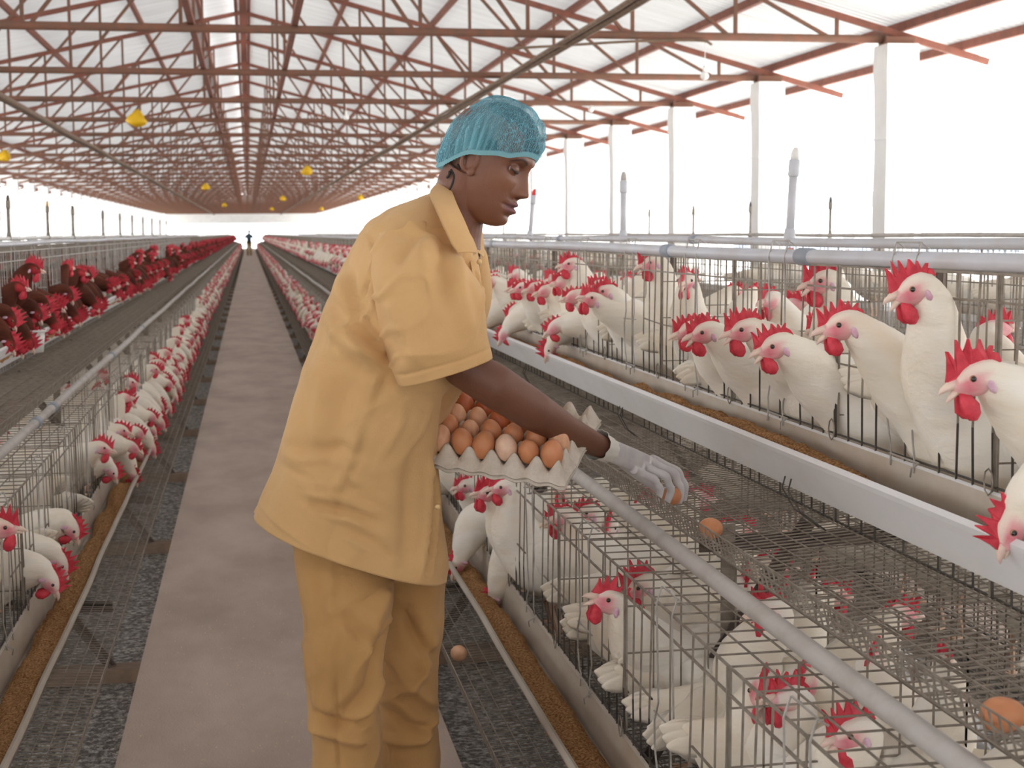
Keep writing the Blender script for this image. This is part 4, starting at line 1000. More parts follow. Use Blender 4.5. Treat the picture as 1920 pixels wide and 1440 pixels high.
# net: thin blue fabric with paler gathered threads
def net_material():
    m = bpy.data.materials.new('hair_net'); m.use_nodes = True; n = m.node_tree.nodes; l = m.node_tree.links
    b = n['Principled BSDF']; out = n['Material Output']; b.inputs['Roughness'].default_value = 0.55
    tc = n.new('ShaderNodeTexCoord')
    uv = n.new('ShaderNodeAttribute'); uv.attribute_name = 'fab'
    w = n.new('ShaderNodeTexWave'); w.wave_type = 'BANDS'; w.inputs['Scale'].default_value = 9.0; w.inputs['Distortion'].default_value = 7.0; w.inputs['Detail'].default_value = 3.0; w.inputs['Detail Scale'].default_value = 2.2
    l.new(uv.outputs['Vector'], w.inputs[0])
    w2 = n.new('ShaderNodeTexWave'); w2.bands_direction = 'Y'; w2.inputs['Scale'].default_value = 16.0; w2.inputs['Distortion'].default_value = 5.0; w2.inputs['Detail'].default_value = 2.0
    l.new(uv.outputs['Vector'], w2.inputs[0])
    r = n.new('ShaderNodeValToRGB'); r.color_ramp.elements[0].position = 0.80; r.color_ramp.elements[1].position = 0.97
    r.color_ramp.elements[0].color = (0, 0, 0, 1); r.color_ramp.elements[1].color = (1, 1, 1, 1); l.new(w.outputs['Fac'], r.inputs[0])
    r2 = n.new('ShaderNodeValToRGB'); r2.color_ramp.elements[0].position = 0.85; r2.color_ramp.elements[1].position = 1.0
    r2.color_ramp.elements[0].color = (0, 0, 0, 1); r2.color_ramp.elements[1].color = (0.6, 0.6, 0.6, 1); l.new(w2.outputs['Fac'], r2.inputs[0])
    mx = n.new('ShaderNodeMath'); mx.operation = 'MAXIMUM'; l.new(r.outputs[0], mx.inputs[0]); l.new(r2.outputs[0], mx.inputs[1])
    a = n.new('ShaderNodeAttribute'); a.attribute_name = 'gather'
    mx2 = n.new('ShaderNodeMath'); mx2.operation = 'MAXIMUM'; l.new(mx.outputs[0], mx2.inputs[0]); l.new(a.outputs['Fac'], mx2.inputs[1])
    cx = n.new('ShaderNodeMix'); cx.data_type = 'RGBA'; cx.inputs[6].default_value = (0.14, 0.50, 0.68, 1); cx.inputs[7].default_value = (0.40, 0.86, 0.98, 1)
    l.new(mx2.outputs[0], cx.inputs[0]); l.new(cx.outputs[2], b.inputs['Base Color'])
    bp = n.new('ShaderNodeBump'); bp.inputs['Distance'].default_value = 0.002; l.new(mx.outputs[0], bp.inputs['Height']); l.new(bp.outputs[0], b.inputs['Normal'])
    tr = n.new('ShaderNodeBsdfTransparent'); tl = n.new('ShaderNodeBsdfTranslucent'); l.new(cx.outputs[2], tl.inputs[0])
    ms0 = n.new('ShaderNodeMixShader'); ms0.inputs[0].default_value = 0.3; l.new(b.outputs[0], ms0.inputs[1]); l.new(tl.outputs[0], ms0.inputs[2])
    f = n.new('ShaderNodeMath'); f.operation = 'MULTIPLY_ADD'; f.inputs[1].default_value = -0.66; f.inputs[2].default_value = 0.70; l.new(mx2.outputs[0], f.inputs[0])
    ms = n.new('ShaderNodeMixShader'); l.new(f.outputs[0], ms.inputs[0]); l.new(ms0.outputs[0], ms.inputs[1]); l.new(tr.outputs[0], ms.inputs[2])
    l.new(ms.outputs[0], out.inputs[0]); M['net'] = m
net_material()

def remesh(mb, voxel, sm=3, fac=0.5):
    me = mb.mesh('tmp', 'skin'); o = bpy.data.objects.new('tmp', me); C.objects.link(o)
    r = o.modifiers.new('r', 'REMESH'); r.mode = 'VOXEL'; r.voxel_size = voxel
    if sm: s = o.modifiers.new('s', 'SMOOTH'); s.iterations = sm; s.factor = fac
    dg = bpy.context.evaluated_depsgraph_get(); dg.update()
    e = bpy.data.meshes.new_from_object(o.evaluated_get(dg)); bpy.data.objects.remove(o); bpy.data.meshes.remove(me)
    co = np.empty(len(e.vertices)*3); e.vertices.foreach_get('co', co)
    fs = [tuple(p.vertices) for p in e.polygons]; bpy.data.meshes.remove(e)
    return co.reshape(-1, 3), fs

PERSON = empty('person', (at(700, 1100, Y=3.0).x, 3.0, 0))
tag(PERSON, 'woman in a tan short sleeved uniform and blue hair net gathering eggs with gloved hands', 'person')
PO = PERSON.location.copy()
def put(o):
    o.parent = PERSON; o.location = -PO; return o

# ---- head, in its own axes: x out of the face, y to her left, z up
def sm(a, b, x): t = max(0.0, min(1.0, (x-a)/(b-a))); return t*t*(3-2*t)
HP = [(-0.124, 0.030, 0.000, 0.012), (-0.120, 0.058, -0.012, 0.026), (-0.110, 0.074, -0.022, 0.037), (-0.095, 0.079, -0.034, 0.046), (-0.075, 0.079, -0.050, 0.054), (-0.050, 0.079, -0.066, 0.062),
      (-0.025, 0.080, -0.080, 0.067), (0.000, 0.080, -0.090, 0.070), (0.030, 0.085, -0.098, 0.073), (0.055, 0.083, -0.098, 0.072), (0.078, 0.072, -0.088, 0.064), (0.097, 0.050, -0.064, 0.047), (0.108, 0.026, -0.036, 0.026), (0.112, 0.004, -0.010, 0.004)]
hp = cr(HP, 10); NH = 150
def ga(d, s): return math.exp(-(d/s)**2)
def face_disp(y, z):
    ay = abs(y); d = 0.0
    d -= 0.0135*ga(ay-0.031, 0.0165)*ga(z-0.001, 0.0125)                        # eye sockets
    d += 0.0045*ga(ay-0.030, 0.024)*ga(z-0.022, 0.009)                          # brow
    t = sm(0.020, -0.040, z) if z > -0.040 else 1.0
    nh = (0.006 + 0.0175*t)*(1 - sm(-0.040, -0.058, z))
    d += nh*ga(y, 0.0085+0.0045*t)*(1 if z < 0.02 else ga(z-0.02, 0.014))
    d += 0.004*ga(y, 0.010)*ga(z+0.038, 0.008)
    d += 0.0115*ga(ay-0.0150, 0.0070)*ga(z+0.0425, 0.0075)                       # wings of the nose
    d -= 0.005*ga(ay-0.008, 0.0035)*ga(z+0.050, 0.003)
    d += 0.006*ga(y, 0.030)*ga(z+0.070, 0.020)                                   # mouth mound
    d += 0.0090*ga(y, 0.018)*ga(z+0.0632, 0.0058)
    d += 0.0105*ga(y, 0.0175)*ga(z+0.0785, 0.0068)
    d -= 0.0075*ga(y, 0.022)*ga(z+0.0708, 0.0022)
    d -= 0.0035*ga(ay-0.024, 0.006)*ga(z+0.071, 0.006)
    d -= 0.0040*ga(y, 0.018)*ga(z+0.0900, 0.005)
    d += 0.0050*ga(y, 0.019)*ga(z+0.106, 0.011)
    d += 0.0045*ga(ay-0.042, 0.020)*ga(z+0.026, 0.016)                          # cheekbones
    return d
hm = MB(); rings = []
for z, fr, bk, w in hp:
    ring = []
    for k in range(NH):
        a = 2*math.pi*k/NH; ca, sa = math.cos(a), math.sin(a)
        ex = fr if ca > 0 else -bk; mid = 0.0
        pw = 0.80 if ca > 0 else 0.95
        x = math.copysign(abs(ca)**pw, ca)*ex; y = math.copysign(abs(sa)**0.92, sa)*w
        if ca > 0: x += face_disp(y, z)*sm(0.0, 0.45, ca)
        ring.append((x, y, z))
    rings.append(ring)
hm.loft(rings)
# neck (towards the collar), ears
hf = None
PITCH_H, YAW_H, ROLL_H = math.radians(21), math.radians(32), 0.15
fx = Vector((math.cos(PITCH_H)*math.cos(YAW_H), -math.cos(PITCH_H)*math.sin(YAW_H), -math.sin(PITCH_H)))
ly = Vector((math.sin(YAW_H), math.cos(YAW_H), -ROLL_H)); ly = (ly - fx*ly.dot(fx)).normalized(); uz = fx.cross(ly)
HO = at(919, 302, Y=3.0); HR = Matrix((fx, ly, uz)).transposed()
def hw(p): return HO + HR @ Vector(p)
def hl(p): return HR.transposed() @ (Vector(p) - HO)
nb = [at(868, 345, Y=3.01), at(862, 385, Y=3.02), at(850, 430, Y=3.03), at(835, 480, Y=3.04)]
hm.tube([hl(at(880, 318, Y=3.0))] + [hl(p) for p in nb], [0.050, 0.053, 0.053, 0.060, 0.075], 28)
for sd in (1, -1):
    e = MB(); pts = [(-0.012+0.016*math.cos(a), sd*(0.070+0.006*max(0, -math.cos(a)) ), -0.014+0.024*math.sin(a)) for a in [2*math.pi*i/20 for i in range(21)]]
    hm.tube(pts, 0.0042, 8); hm.ball((-0.010, sd*0.069, -0.014), (0.012, 0.005, 0.020), 12, 10); hm.ball((-0.002, sd*0.070, -0.036), (0.008, 0.005, 0.010), 10, 8)
# eyelids round the eyeballs
EYC = [(0.0632, s*0.031, 0.000) for s in (1, -1)]
for s in (0, 1):
    c = EYC[s]; n = 20
    for lo, hi, rr in ((-0.30, 1.35, 0.0146), (-1.35, -0.66, 0.0142)):
        ro = []
        for i in range(9):
            u8 = i/8
            for_ = []
            for k in range(n+1):
                a = -1.5 + 3.0*k/n; cc_ = max(0.0, math.cos(a*1.22)); el = (lo*cc_)*(1-u8) + hi*u8 if hi > 0 else (hi*cc_ - 0.02)*u8 + lo*(1-u8)
                for_.append((c[0] + rr*math.cos(el)*math.cos(a), c[1] + rr*1.12*math.cos(el)*math.sin(a), c[2] + rr*0.92*math.sin(el)))
            ro.append(for_)
        ins = [[(c[0] + (p[0]-c[0])*0.70, c[1] + (p[1]-c[1])*0.70, c[2] + (p[2]-c[2])*0.70) for p in row_] for row_ in ro]
        tubeR = [list(row_) + list(reversed(ins[i])) for i, row_ in enumerate(ro)]
        hm.loft(tubeR)
hv, hfaces = remesh(hm, 0.0016, 2, 0.4)
SK, SKD, LIP, BROWC = (0.180, 0.072, 0.041), (0.10, 0.038, 0.024), (0.19, 0.078, 0.078), (0.02, 0.012, 0.010)
hc = []
for x, y, z in hv:
    c = list(SK); ay = abs(y)
    def mixin(col, k):
        k = max(0, min(1, k))
        for j in range(3): c[j] = c[j]*(1-k) + col[j]*k
    if x > 0.03:
        mixin((0.23, 0.095, 0.050), 0.7*ga(ay-0.042, 0.022)*ga(z+0.030, 0.02) + 0.5*ga(y, 0.012)*ga(z+0.03, 0.02))
        mixin(SKD, 0.55*ga(ay-0.031, 0.02)*ga(z-0.004, 0.012))  # shade of socket and upper lid painted into the skin tone
        lipu = 1 - sm(0.0045, 0.0065, abs(z+0.0655 - 0.003*ga(y, 0.004) + 0.0030*(ay/0.02)**2)); lipl = 1 - sm(0.0055, 0.0078, abs(z+0.0775 - 0.0030*(ay/0.02)**2))
        mixin(LIP, max(lipu, lipl)*(1-sm(0.021, 0.025, ay)))
        mixin((0.05, 0.02, 0.02), 0.9*ga(z+0.0712, 0.0013)*(1-sm(0.020, 0.025, ay)))
        zb = 0.0185 + 0.006*sm(0.012, 0.034, ay) - 0.012*sm(0.036, 0.056, ay)
        mixin(BROWC, 0.92*ga(z-zb, 0.0036)*sm(0.011, 0.018, ay)*(1-sm(0.047, 0.058, ay)))
        mixin((0.03, 0.012, 0.01), 0.9*ga(ay-0.008, 0.0035)*ga(z+0.0495, 0.0028))
        mixin((0.03, 0.015, 0.012), 0.85*ga(z-(-0.0012-0.0012*((ay-0.031)/0.012)**2), 0.0011)*(1-sm(0.013, 0.016, abs(ay-0.031))))
    hc.append(c + [1])
# torso under the clothes, arms
bm_ = MB()
SH_R, EL_R, WR_R = at(772, 515, Y=2.90), at(872, 690, Y=2.83), at(1118, 834, Y=3.01)
SH_L, EL_L, WR_L = at(855, 470, Y=3.19), at(860, 735, Y=3.30), at(985, 880, Y=3.24)
bm_.tube([at(838, 470, Y=3.04), at(790, 520, Y=3.03), at(755, 640, Y=3.02), at(715, 800, Y=3.0), at(690, 960, Y=3.02)], [0.065, 0.115, 0.115, 0.10, 0.105], 20)
bm_.tube([at(815, 490, Y=3.0), SH_R, SH_R.lerp(EL_R, 0.45), EL_R, at(925, 722, Y=2.83), at(1000, 770, Y=2.865), at(1062, 806, Y=2.93), WR_R, at(1140, 842, Y=3.05)], [0.045, 0.050, 0.047, 0.043, 0.0445, 0.041, 0.0315, 0.0255, 0.024], 24)
bm_.tube([at(830, 450, Y=3.08), SH_L, SH_L.lerp(EL_L, 0.45), EL_L, EL_L.lerp(WR_L, 0.4), EL_L.lerp(WR_L, 0.75), WR_L, WR_L.lerp(at(1010, 890, Y=3.22), .8)], [0.05, 0.056, 0.048, 0.042, 0.042, 0.034, 0.026, 0.024], 24)
for (tp, kn, an) in (((655, 960, 2.97), (650, 1325, 2.90), (652, 1660, 2.92)), ((755, 960, 3.08), (765, 1325, 3.09), (768, 1610, 3.12))):
    bm_.tube([at(tp[0], tp[1], Y=tp[2]), at(kn[0], kn[1], Y=kn[2]), at(an[0], an[1], Y=an[2])], [0.062, 0.046, 0.036], 20)

# ---- hands: palm and five fingers, as one surface
def hand_mb(wr, kn, nrm, fingers, thumb, grow=0.0, pw=0.040, pt=0.0135):
    """wr wrist centre, kn list of four knuckles; fingers: per finger (p1, p2, tip); thumb: (base, p1, tip)"""
    m = MB(); cen = sum((Vector(k) for k in kn), Vector())/4; ax = (cen-wr).normalized(); side = (Vector(kn[3])-Vector(kn[0])).normalized()
    rr = []
    for t, w, h in ((-0.25, 0.026, 0.022), (0.0, 0.027, 0.0205), (0.25, 0.033, 0.0195), (0.55, pw, 0.0175), (0.85, pw+0.002, 0.0155), (1.02, pw-0.003, 0.0115)):
        c = wr + (cen-wr)*t; w += grow; h += grow
        rr.append([tuple(c + side*math.copysign(abs(math.cos(a))**0.8, math.cos(a))*w + nrm*math.sin(a)*h) for a in [2*math.pi*i/20 for i in range(20)]])
    m.loft(rr)
    for i, (p1, p2, tp) in enumerate(fingers):
        r0 = (0.0078, 0.0086, 0.0090, 0.0086)[i] + grow
        k = Vector(kn[i]); s = cr([tuple(k - ax*0.02) + (r0*1.05,), tuple(k) + (r0*1.12,), tuple(Vector(k).lerp(Vector(p1), .5)) + (r0*0.98,), tuple(p1) + (r0*1.02,), tuple(Vector(p1).lerp(Vector(p2), .5)) + (r0*0.90,), tuple(p2) + (r0*0.93,), tuple(tp) + (r0*0.72,)], 4)
        e = Vector(s[-1][:3]) + (Vector(tp)-Vector(p2)).normalized()*r0*0.55
        m.tube([q[:3] for q in s] + [e], [q[3] for q in s] + [r0*0.3], 12)
    b, p1, tp = thumb; r0 = 0.0105 + grow
    s = cr([tuple(wr.lerp(cen, 0.15)) + (r0*1.2,), tuple(b) + (r0*1.35,), tuple(p1) + (r0,), tuple(tp) + (r0*0.8,)], 5)
    e = Vector(s[-1][:3]) + (Vector(tp)-Vector(p1)).normalized()*r0*0.5
    m.tube([q[:3] for q in s] + [e], [q[3] for q in s] + [r0*0.3], 12)
    return m
# right hand: reaching down over the tray edge, little finger nearest the camera
KR = [at(1196, 884, Y=3.13), at(1210, 876, Y=3.155), at(1222, 868, Y=3.18), at(1230, 864, Y=3.205)]
FR = [(at(1226, 898, Y=3.14), at(1238, 918, Y=3.15), at(1234, 938, Y=3.155)), (at(1248, 893, Y=3.16), at(1258, 920, Y=3.175), at(1250, 944, Y=3.18)),
      (at(1264, 888, Y=3.19), at(1276, 918, Y=3.20), at(1272, 948, Y=3.205)), (at(1270, 884, Y=3.22), at(1284, 912, Y=3.23), at(1282, 938, Y=3.235))]
TR_ = (at(1178, 872, Y=3.19), at(1214, 902, Y=3.225), at(1246, 926, Y=3.235))
wrR = at(1128, 838, Y=3.03)
# left hand under the tray: knuckles along the far edge, fingers under it
def off(p, x, y, z): return Vector(p) + Vector((x, y, z))

# ---- egg tray in her left hand
O = at(825, 829, Y=2.95); cv = Vector((0.0432, -0.018, -0.0056)); rv = Vector((0.0225, 0.0405, 0.0172)); nv = cv.cross(rv).normalized()
cv, rv = cv*0.985, rv*1.0
def T(u, v, h=0.0): return O + cv*u + rv*v + nv*h
def tray_mb(dz, seed, thick=0.0022):
    m = MB(); NU, NV = 13*6, 12*6; U0, U1, V0, V1 = -0.92, 5.92, -0.92, 4.92
    top, bot = [], []
    for j in range(NV+1):
        for i in range(NU+1):
            u = U0 + (U1-U0)*i/NU; v = V0 + (V1-V0)*j/NV
            eu = max(0, -0.5-u, u-5.5)/0.42; ev = max(0, -0.5-v, v-4.5)/0.42
            uu = min(max(u, -0.5), 5.5); vv = min(max(v, -0.5), 4.5)
            s1 = math.sin(math.pi*uu)**2; s2 = math.sin(math.pi*vv)**2
            h = -0.024 + 0.029*(s1*s2)**0.75 + 0.010*(s1+s2)*0.5
            e = max(eu, ev)
            if e > 0:
                fl = -0.028 - 0.003*math.sin(u*6.28+v*3)
                h = h*(1-min(1, e*1.15)**0.8) + fl*min(1, e*1.15)**0.8
            h += 0.0012*nz(u*1.7+seed, v*1.7) - 0.004*max(0, (u-4.5))*0.4
            top.append(T(u, v, h+dz)); bot.append(T(u, v, h+dz-thick))
    W_ = NU+1; fs = [(j*W_+i, j*W_+i+1, (j+1)*W_+i+1, (j+1)*W_+i) for j in range(NV) for i in range(NU)]
    k = len(top); m.add(top + bot, fs + [tuple(reversed([q+k for q in f])) for f in fs])
    bd = [j for j in range(W_)] + [j*W_+NU for j in range(1, NV+1)] + [NV*W_+i for i in range(NU-1, -1, -1)] + [j*W_ for j in range(NV-1, 0, -1)]
    m.f += [(bd[i], k+bd[i], k+bd[(i+1) % len(bd)], bd[(i+1) % len(bd)]) for i in range(len(bd))]; m.mi += [0]*len(bd)
    return m
t1 = tray_mb(0, 1).build('egg_tray', 'carton', smooth=True); tag(t1, 'grey moulded paper egg tray holding brown eggs, carried against the woman\'s waist', 'egg tray')
t2 = tray_mb(-0.0085, 5).build('egg_tray', 'carton', smooth=True); tag(t2, 'empty paper egg tray nested right underneath the filled one', 'egg tray')
colr = [['egg_tan', 'egg_brown', 'egg_brown', 'egg_pale', 'egg_brown', 'egg_brown'], ['egg_brown', 'egg_tan', 'egg_brown', 'egg_brown', 'egg_brown', 'egg_tan'],
        ['egg_tan', 'egg_tan', 'egg_dark', 'egg_brown', 'egg_brown', 'egg_brown'], ['egg_dark', 'egg_dark', 'egg_brown', 'egg_brown', 'egg_tan', None], ['egg_dark', 'egg_brown', 'egg_dark', 'egg_brown', None, None]]
cn = {'egg_tan': 'light tan', 'egg_brown': 'brown', 'egg_pale': 'pale pinkish', 'egg_dark': 'dark reddish'}
rows_ = ['front row', 'second row', 'third row', 'fourth row', 'back row']
q0 = nv.to_track_quat('Z', 'X')
for j in range(5):
    for i in range(6):
        if colr[j][i] is None: continue
        r = random.Random(j*6+i); q = Euler((r.uniform(-.3, .3), r.uniform(-.3, .3), 0)).to_matrix()
        o = egg(T(i+r.uniform(-.03, .03), j, 0.0085+r.uniform(0, .003)), colr[j][i], '%s egg in the %s of the paper tray, %s from the woman\'s waist' % (cn[colr[j][i]], rows_[j], ordn[i]), (q0.to_matrix() @ q).to_euler(), 'eggs in the paper tray', r.uniform(0.97, 1.06) if (i, j) != (1, 2) and (i, j) != (1, 1) else 0.88)
eh = at(1259, 931, Y=3.20); egg(eh, 'egg_brown', 'brown egg held between the gloved fingertips', (1.2, 0.3, 0.2))

# left hand under the tray
wl = WR_L; KL = [T(3.4+0.42*i, 2.2+0.05*i, -0.055) for i in range(4)]
wl = T(2.2, 4.2, -0.085); KL = [T(2.9 - 0.0 + 0.1*i, 3.1-0.45*i, -0.060) for i in range(4)]
FL_ = [(T(3.6+.1*i, 3.0-0.5*i, -0.056), T(4.1+.1*i, 3.0-.5*i, -0.053), T(4.5+.1*i, 3.0-.5*i, -0.051)) for i in range(4)]
TL_ = (T(2.0, 2.6, -0.075), T(2.3, 1.9, -0.062), T(2.7, 1.5, -0.055))
def add_hand(nm, wr, K, F_, Tm, nrm, cuff_dir, parent_name):
    v, f = remesh(hand_mb(wr, K, nrm, F_, Tm, 0.0), 0.002, 2, 0.5)
    gv, gf = remesh(hand_mb(wr, K, nrm, F_, Tm, 0.0016), 0.002, 2, 0.4)
    m = MB(); m.add([tuple(p) for p in gv], gf); gl = put(m.build('glove', 'glove', None, True)); gl['label'] = 'translucent white rubber glove'
    c = MB(); ax = cuff_dir.normalized(); a = ax.cross(Vector((0, 1, 0))).normalized(); b = ax.cross(a); rr = []
    for t, r0 in ((0.030, 0.0275), (0.012, 0.0283), (0.0, 0.0290), (-0.012, 0.0305), (-0.020, 0.0330), (-0.0215, 0.0345), (-0.020, 0.0348)):
        rr.append([tuple(wr + ax*(t + 0.003*math.sin(k*1.3)*(t < 0)) + (a*math.cos(2*PI*k/32)*1.0 + b*math.sin(2*PI*k/32))*(r0 + 0.0012*math.sin(k*2.1+t*90))) for k in range(32)])
    c.loft(rr, cap=False); cf = c.build('glove_cuff', 'glove_cuff', gl, True)
    return v, f
nR = Vector((0.25, -0.25, 0.93)).normalized()
vR, fR = add_hand('right', wrR, KR, FR, TR_, nR, (KR[1]-wrR), '')
vL, fL = add_hand('left', wl, KL, FL_, TL_, nv, (KL[1]-wl), '')
bm_.tube([WR_L, WR_L.lerp(wl, 0.5), wl], [0.026, 0.025, 0.024], 16)
bv, bf = remesh(bm_, 0.006, 4, 0.5)
big = MB(); cols = []
big.add([tuple(p) for p in bv], bf); cols += [[SK[0]*0.92, SK[1]*0.92, SK[2]*0.92, 1]]*len(bv)
big.add([tuple(hw(p)) for p in hv], hfaces); cols += hc
for v, f in ((vR, fR), (vL, fL)): big.add([tuple(p) for p in v], f); cols += [[0.30, 0.15, 0.10, 1]]*len(v)
bme = big.mesh('body', 'skin', True); ca_ = bme.color_attributes.new('col', 'FLOAT_COLOR', 'POINT'); ca_.data.foreach_set('color', np.array(cols, 'f').ravel())
bo = bpy.data.objects.new('body', bme); C.objects.link(bo); put(bo)
# eyes
for s in (0, 1):
    c = EYC[s]; m = MB(); m.ball(hw((c[0], c[1], c[2])), 0.0119, 20, 16); e = put(m.build('eye', 'eye_white', None, True))
    g_ = (Vector((0.86, -0.02 if s == 0 else 0.02, -0.46))).normalized(); m = MB(); P = Vector(c) + g_*0.0078
    n_ = 16; a = g_.cross(Vector((0, 0, 1))).normalized(); b = g_.cross(a)
    rr = [[tuple(hw(Vector(c) + g_*math.sqrt(max(0, 0.01215**2 - q*q)) + (a*math.cos(2*PI*k/n_) + b*math.sin(2*PI*k/n_))*q)) for k in range(n_)] for q in (0.0070, 0.0045, 0.002, 0.0003)]
    m.loft(rr, cap=True); m.build('iris', 'iris', e, True)
    m = MB(); pts = [hw((c[0] + 0.0150*math.cos(-0.30*max(0, math.cos(a*1.22)))*math.cos(a), c[1] + 0.0165*math.sin(a), c[2] + 0.0138*math.sin(-0.33*max(0, math.cos(a*1.22))))) for a in [-1.25+2.5*k/14 for k in range(15)]]
    m.tube(pts, 0.0013, 5); put(m.build('eyelash', 'hair', None, True))

# ---- hair under the net, curls at temple and nape
m = MB(); rings = []
for i in range(14):
    e = 0.0 + 1.5*i/13; ring = []
    for k in range(40):
        a = 2*PI*k/40; ca, sa = math.cos(a), math.sin(a)
        zb = 0.052 if ca > 0.3 else (0.016 if ca > -0.2 else -0.045); zb = 0.006 + 0.018*sm(-0.1, 0.65, ca) + 0.020*sm(0.6, 1.0, ca) - 0.046*sm(0.0, -0.9, ca)
        rx = 0.0885 if ca > 0 else 0.100; top = 0.122
        x = ca*rx*math.cos(e)**0.85; y = sa*0.0765*math.cos(e)**0.85; z = zb + (top-zb)*math.sin(e)
        w = 1 + 0.02*nz(x*60, y*60, z*60); ring.append(tuple(hw((x*w, y*w, z*w))))
    rings.append(ring)
m.loft(rings); hair = put(m.build('hair', 'hair', None, True))
def strand(p, r=0.003): m.tube(cr([tuple(q) for q in p], 4), r, 6)
m = MB()
for (a, b, c, rr) in [((845, 318), (852, 332), (846, 350), .0028), ((843, 322), (842, 328), (838, 333), .003), ((853, 316), (850, 340), (843, 356), .0024), ((848, 310), (857, 322), (853, 342), .0022), ((858, 308), (862, 318), (860, 330), .002)]:
    strand([at(*a, Y=2.97), at(*b, Y=2.965), at(*c, Y=2.97)], rr)
for (a, b, c, y) in []:
    Yp = hw((0.03, y, 0.0)).y - 0.004; strand([at(*a, Y=Yp), at(*b, Y=Yp), at(*c, Y=Yp)], 0.0017)
put(m.build('loose_curls', 'hair', None, True))
# ---- hair net
m = MB(); rings = []; fab = []; gat = []; NK, NE = 220, 70
for i in range(NE+1):
    t = i/NE; ring = []
    for k in range(NK):
        a = 2*PI*k/NK; ca, sa = math.cos(a), math.sin(a)
        zb = -0.003 + 0.018*sm(-0.1, 0.65, ca) + 0.020*sm(0.6, 1.0, ca) - 0.050*sm(0.0, -0.9, ca)
        if t < 0.10:
            q = t/0.10; x0 = ca*(0.0895 if ca > 0 else 0.099); y0 = sa*0.0845; z0 = zb + 0.012*q
            pl = 0.0012*math.sin(a*95)*1.0
            pf = 1 + pl/0.09 + 0.02*q
            x, y, z = x0*pf, y0*pf, z0; g0 = 1.0 if q < 0.85 else 0.8
        else:
            q = (t-0.10)/0.90; e = q*PI/2
            puff = 1 + 0.06*math.sin(min(1, q*2.6)*PI/2)*(1 - 0.35*q) + (0.07*max(0, -ca) + 0.03*abs(sa))*math.sin(min(1, q*2.2)*PI)*0.9
            rx = (0.0905 if ca > 0 else 0.099); zz = zb + 0.012
            x = ca*rx*math.cos(e)**0.75*puff; y = sa*0.0855*math.cos(e)**0.75*puff; z = zz + (0.132-zz)*math.sin(e)**0.95
            if ca < 0 and q < 0.3: z -= 0.012*math.sin(q/0.3*PI)*(-ca)
            # gathered pleats running up from a knot over the ear
            kx = math.atan2(math.sin(a-(-1.75)), math.cos(a-(-1.75))); near = math.exp(-(kx/0.45)**2)*math.exp(-(q/0.42)**2)
            pl = 0.0035*math.sin(a*38 + 5*nz(q*4, a*2))*math.exp(-q*3.2) + 0.0050*nz(a*5.2, q*6.0, 3.0) + 0.0035*nz(a*13, q*7.0 + a*2, 9.0) + 0.006*near*math.sin(kx*42 + q*9)
            rr_ = 1 + pl/0.09 - 0.05*near; x *= rr_; y *= rr_; z += pl*0.6*math.sin(e)
            g0 = 0.85*near + 0.45*max(0, math.sin(a*38 + 5*nz(q*4, a*2))-0.5)*math.exp(-q*4)
            rid = nz(a*6+q*3, q*9 - a*1.5, 17.0); g0 = max(g0, 0.9*math.exp(-(rid/0.045)**2)*0.75)
        ring.append(tuple(hw((x, y, z)))); fab.append((a*1.1, t*2.0, 0.0)); gat.append(g0)
    rings.append(ring)
m.loft(rings, cap=False); me = m.mesh('hair_net', M['net'], True)
at_ = me.attributes.new('fab', 'FLOAT_VECTOR', 'POINT'); at_.data.foreach_set('vector', np.array(fab, 'f').ravel())
at_ = me.attributes.new('gather', 'FLOAT', 'POINT'); at_.data.foreach_set('value', np.array(gat, 'f'))
hn = bpy.data.objects.new('hair_net', me); C.objects.link(hn); put(hn); hn['label'] = 'crinkled blue disposable hair net'

# ---- clothes
def seg_d(px, pz, a, b):
    ax, az = a; bx, bz = b; dx, dz = bx-ax, bz-az; L = dx*dx+dz*dz
    t = max(0, min(1, ((px-ax)*dx+(pz-az)*dz)/L)); ex, ez = px-ax-t*dx, pz-az-t*dz
    return math.hypot(ex, ez), t
def fold_list(specs, Y):
    out = []
    for pts, amp, wd in specs:
        P = [at(x, y, Y=Y) for x, y in pts]; out.append(([(p.x, p.z) for p in P], amp, wd))
    return out
def cloth_disp(p, n, folds, seed, a1=0.006, a2=0.003):
    a1 *= 1.5; a2 *= 1.8
    d = a1*nz(p.x*5+seed, p.y*5, p.z*5) + a2*nz(p.x*16+seed, p.y*16, p.z*11) + 0.0012*nz(p.x*45, p.y*45+seed, p.z*30)
    w = abs(nz(p.x*9-p.z*5+seed, p.y*7, p.z*9)); d += 0.009*math.exp(-(w/0.06)**2) * max(0, nz(p.x*3, p.y*3, p.z*3+seed)+0.25)
    if n.y < 0.15:
        k = min(1, 0.3 - n.y*1.5) if n.y > -0.4 else 1.0
        for pts, amp, wd in folds:
            best = 9; L = len(pts)-1
            for i in range(L):
                dd, t = seg_d(p.x, p.z, pts[i], pts[i+1])
                if dd < best: best = dd; tt = (i+t)/L
            if best < wd*3:
                end = sm(0, 0.15, tt)*sm(1.0, 0.8, tt) if amp > 0 or wd > 0.004 else 1.0
                d += 2.4*amp*math.exp(-(best/wd)**2)*k*(0.25+0.75*end)
    return p + n*d
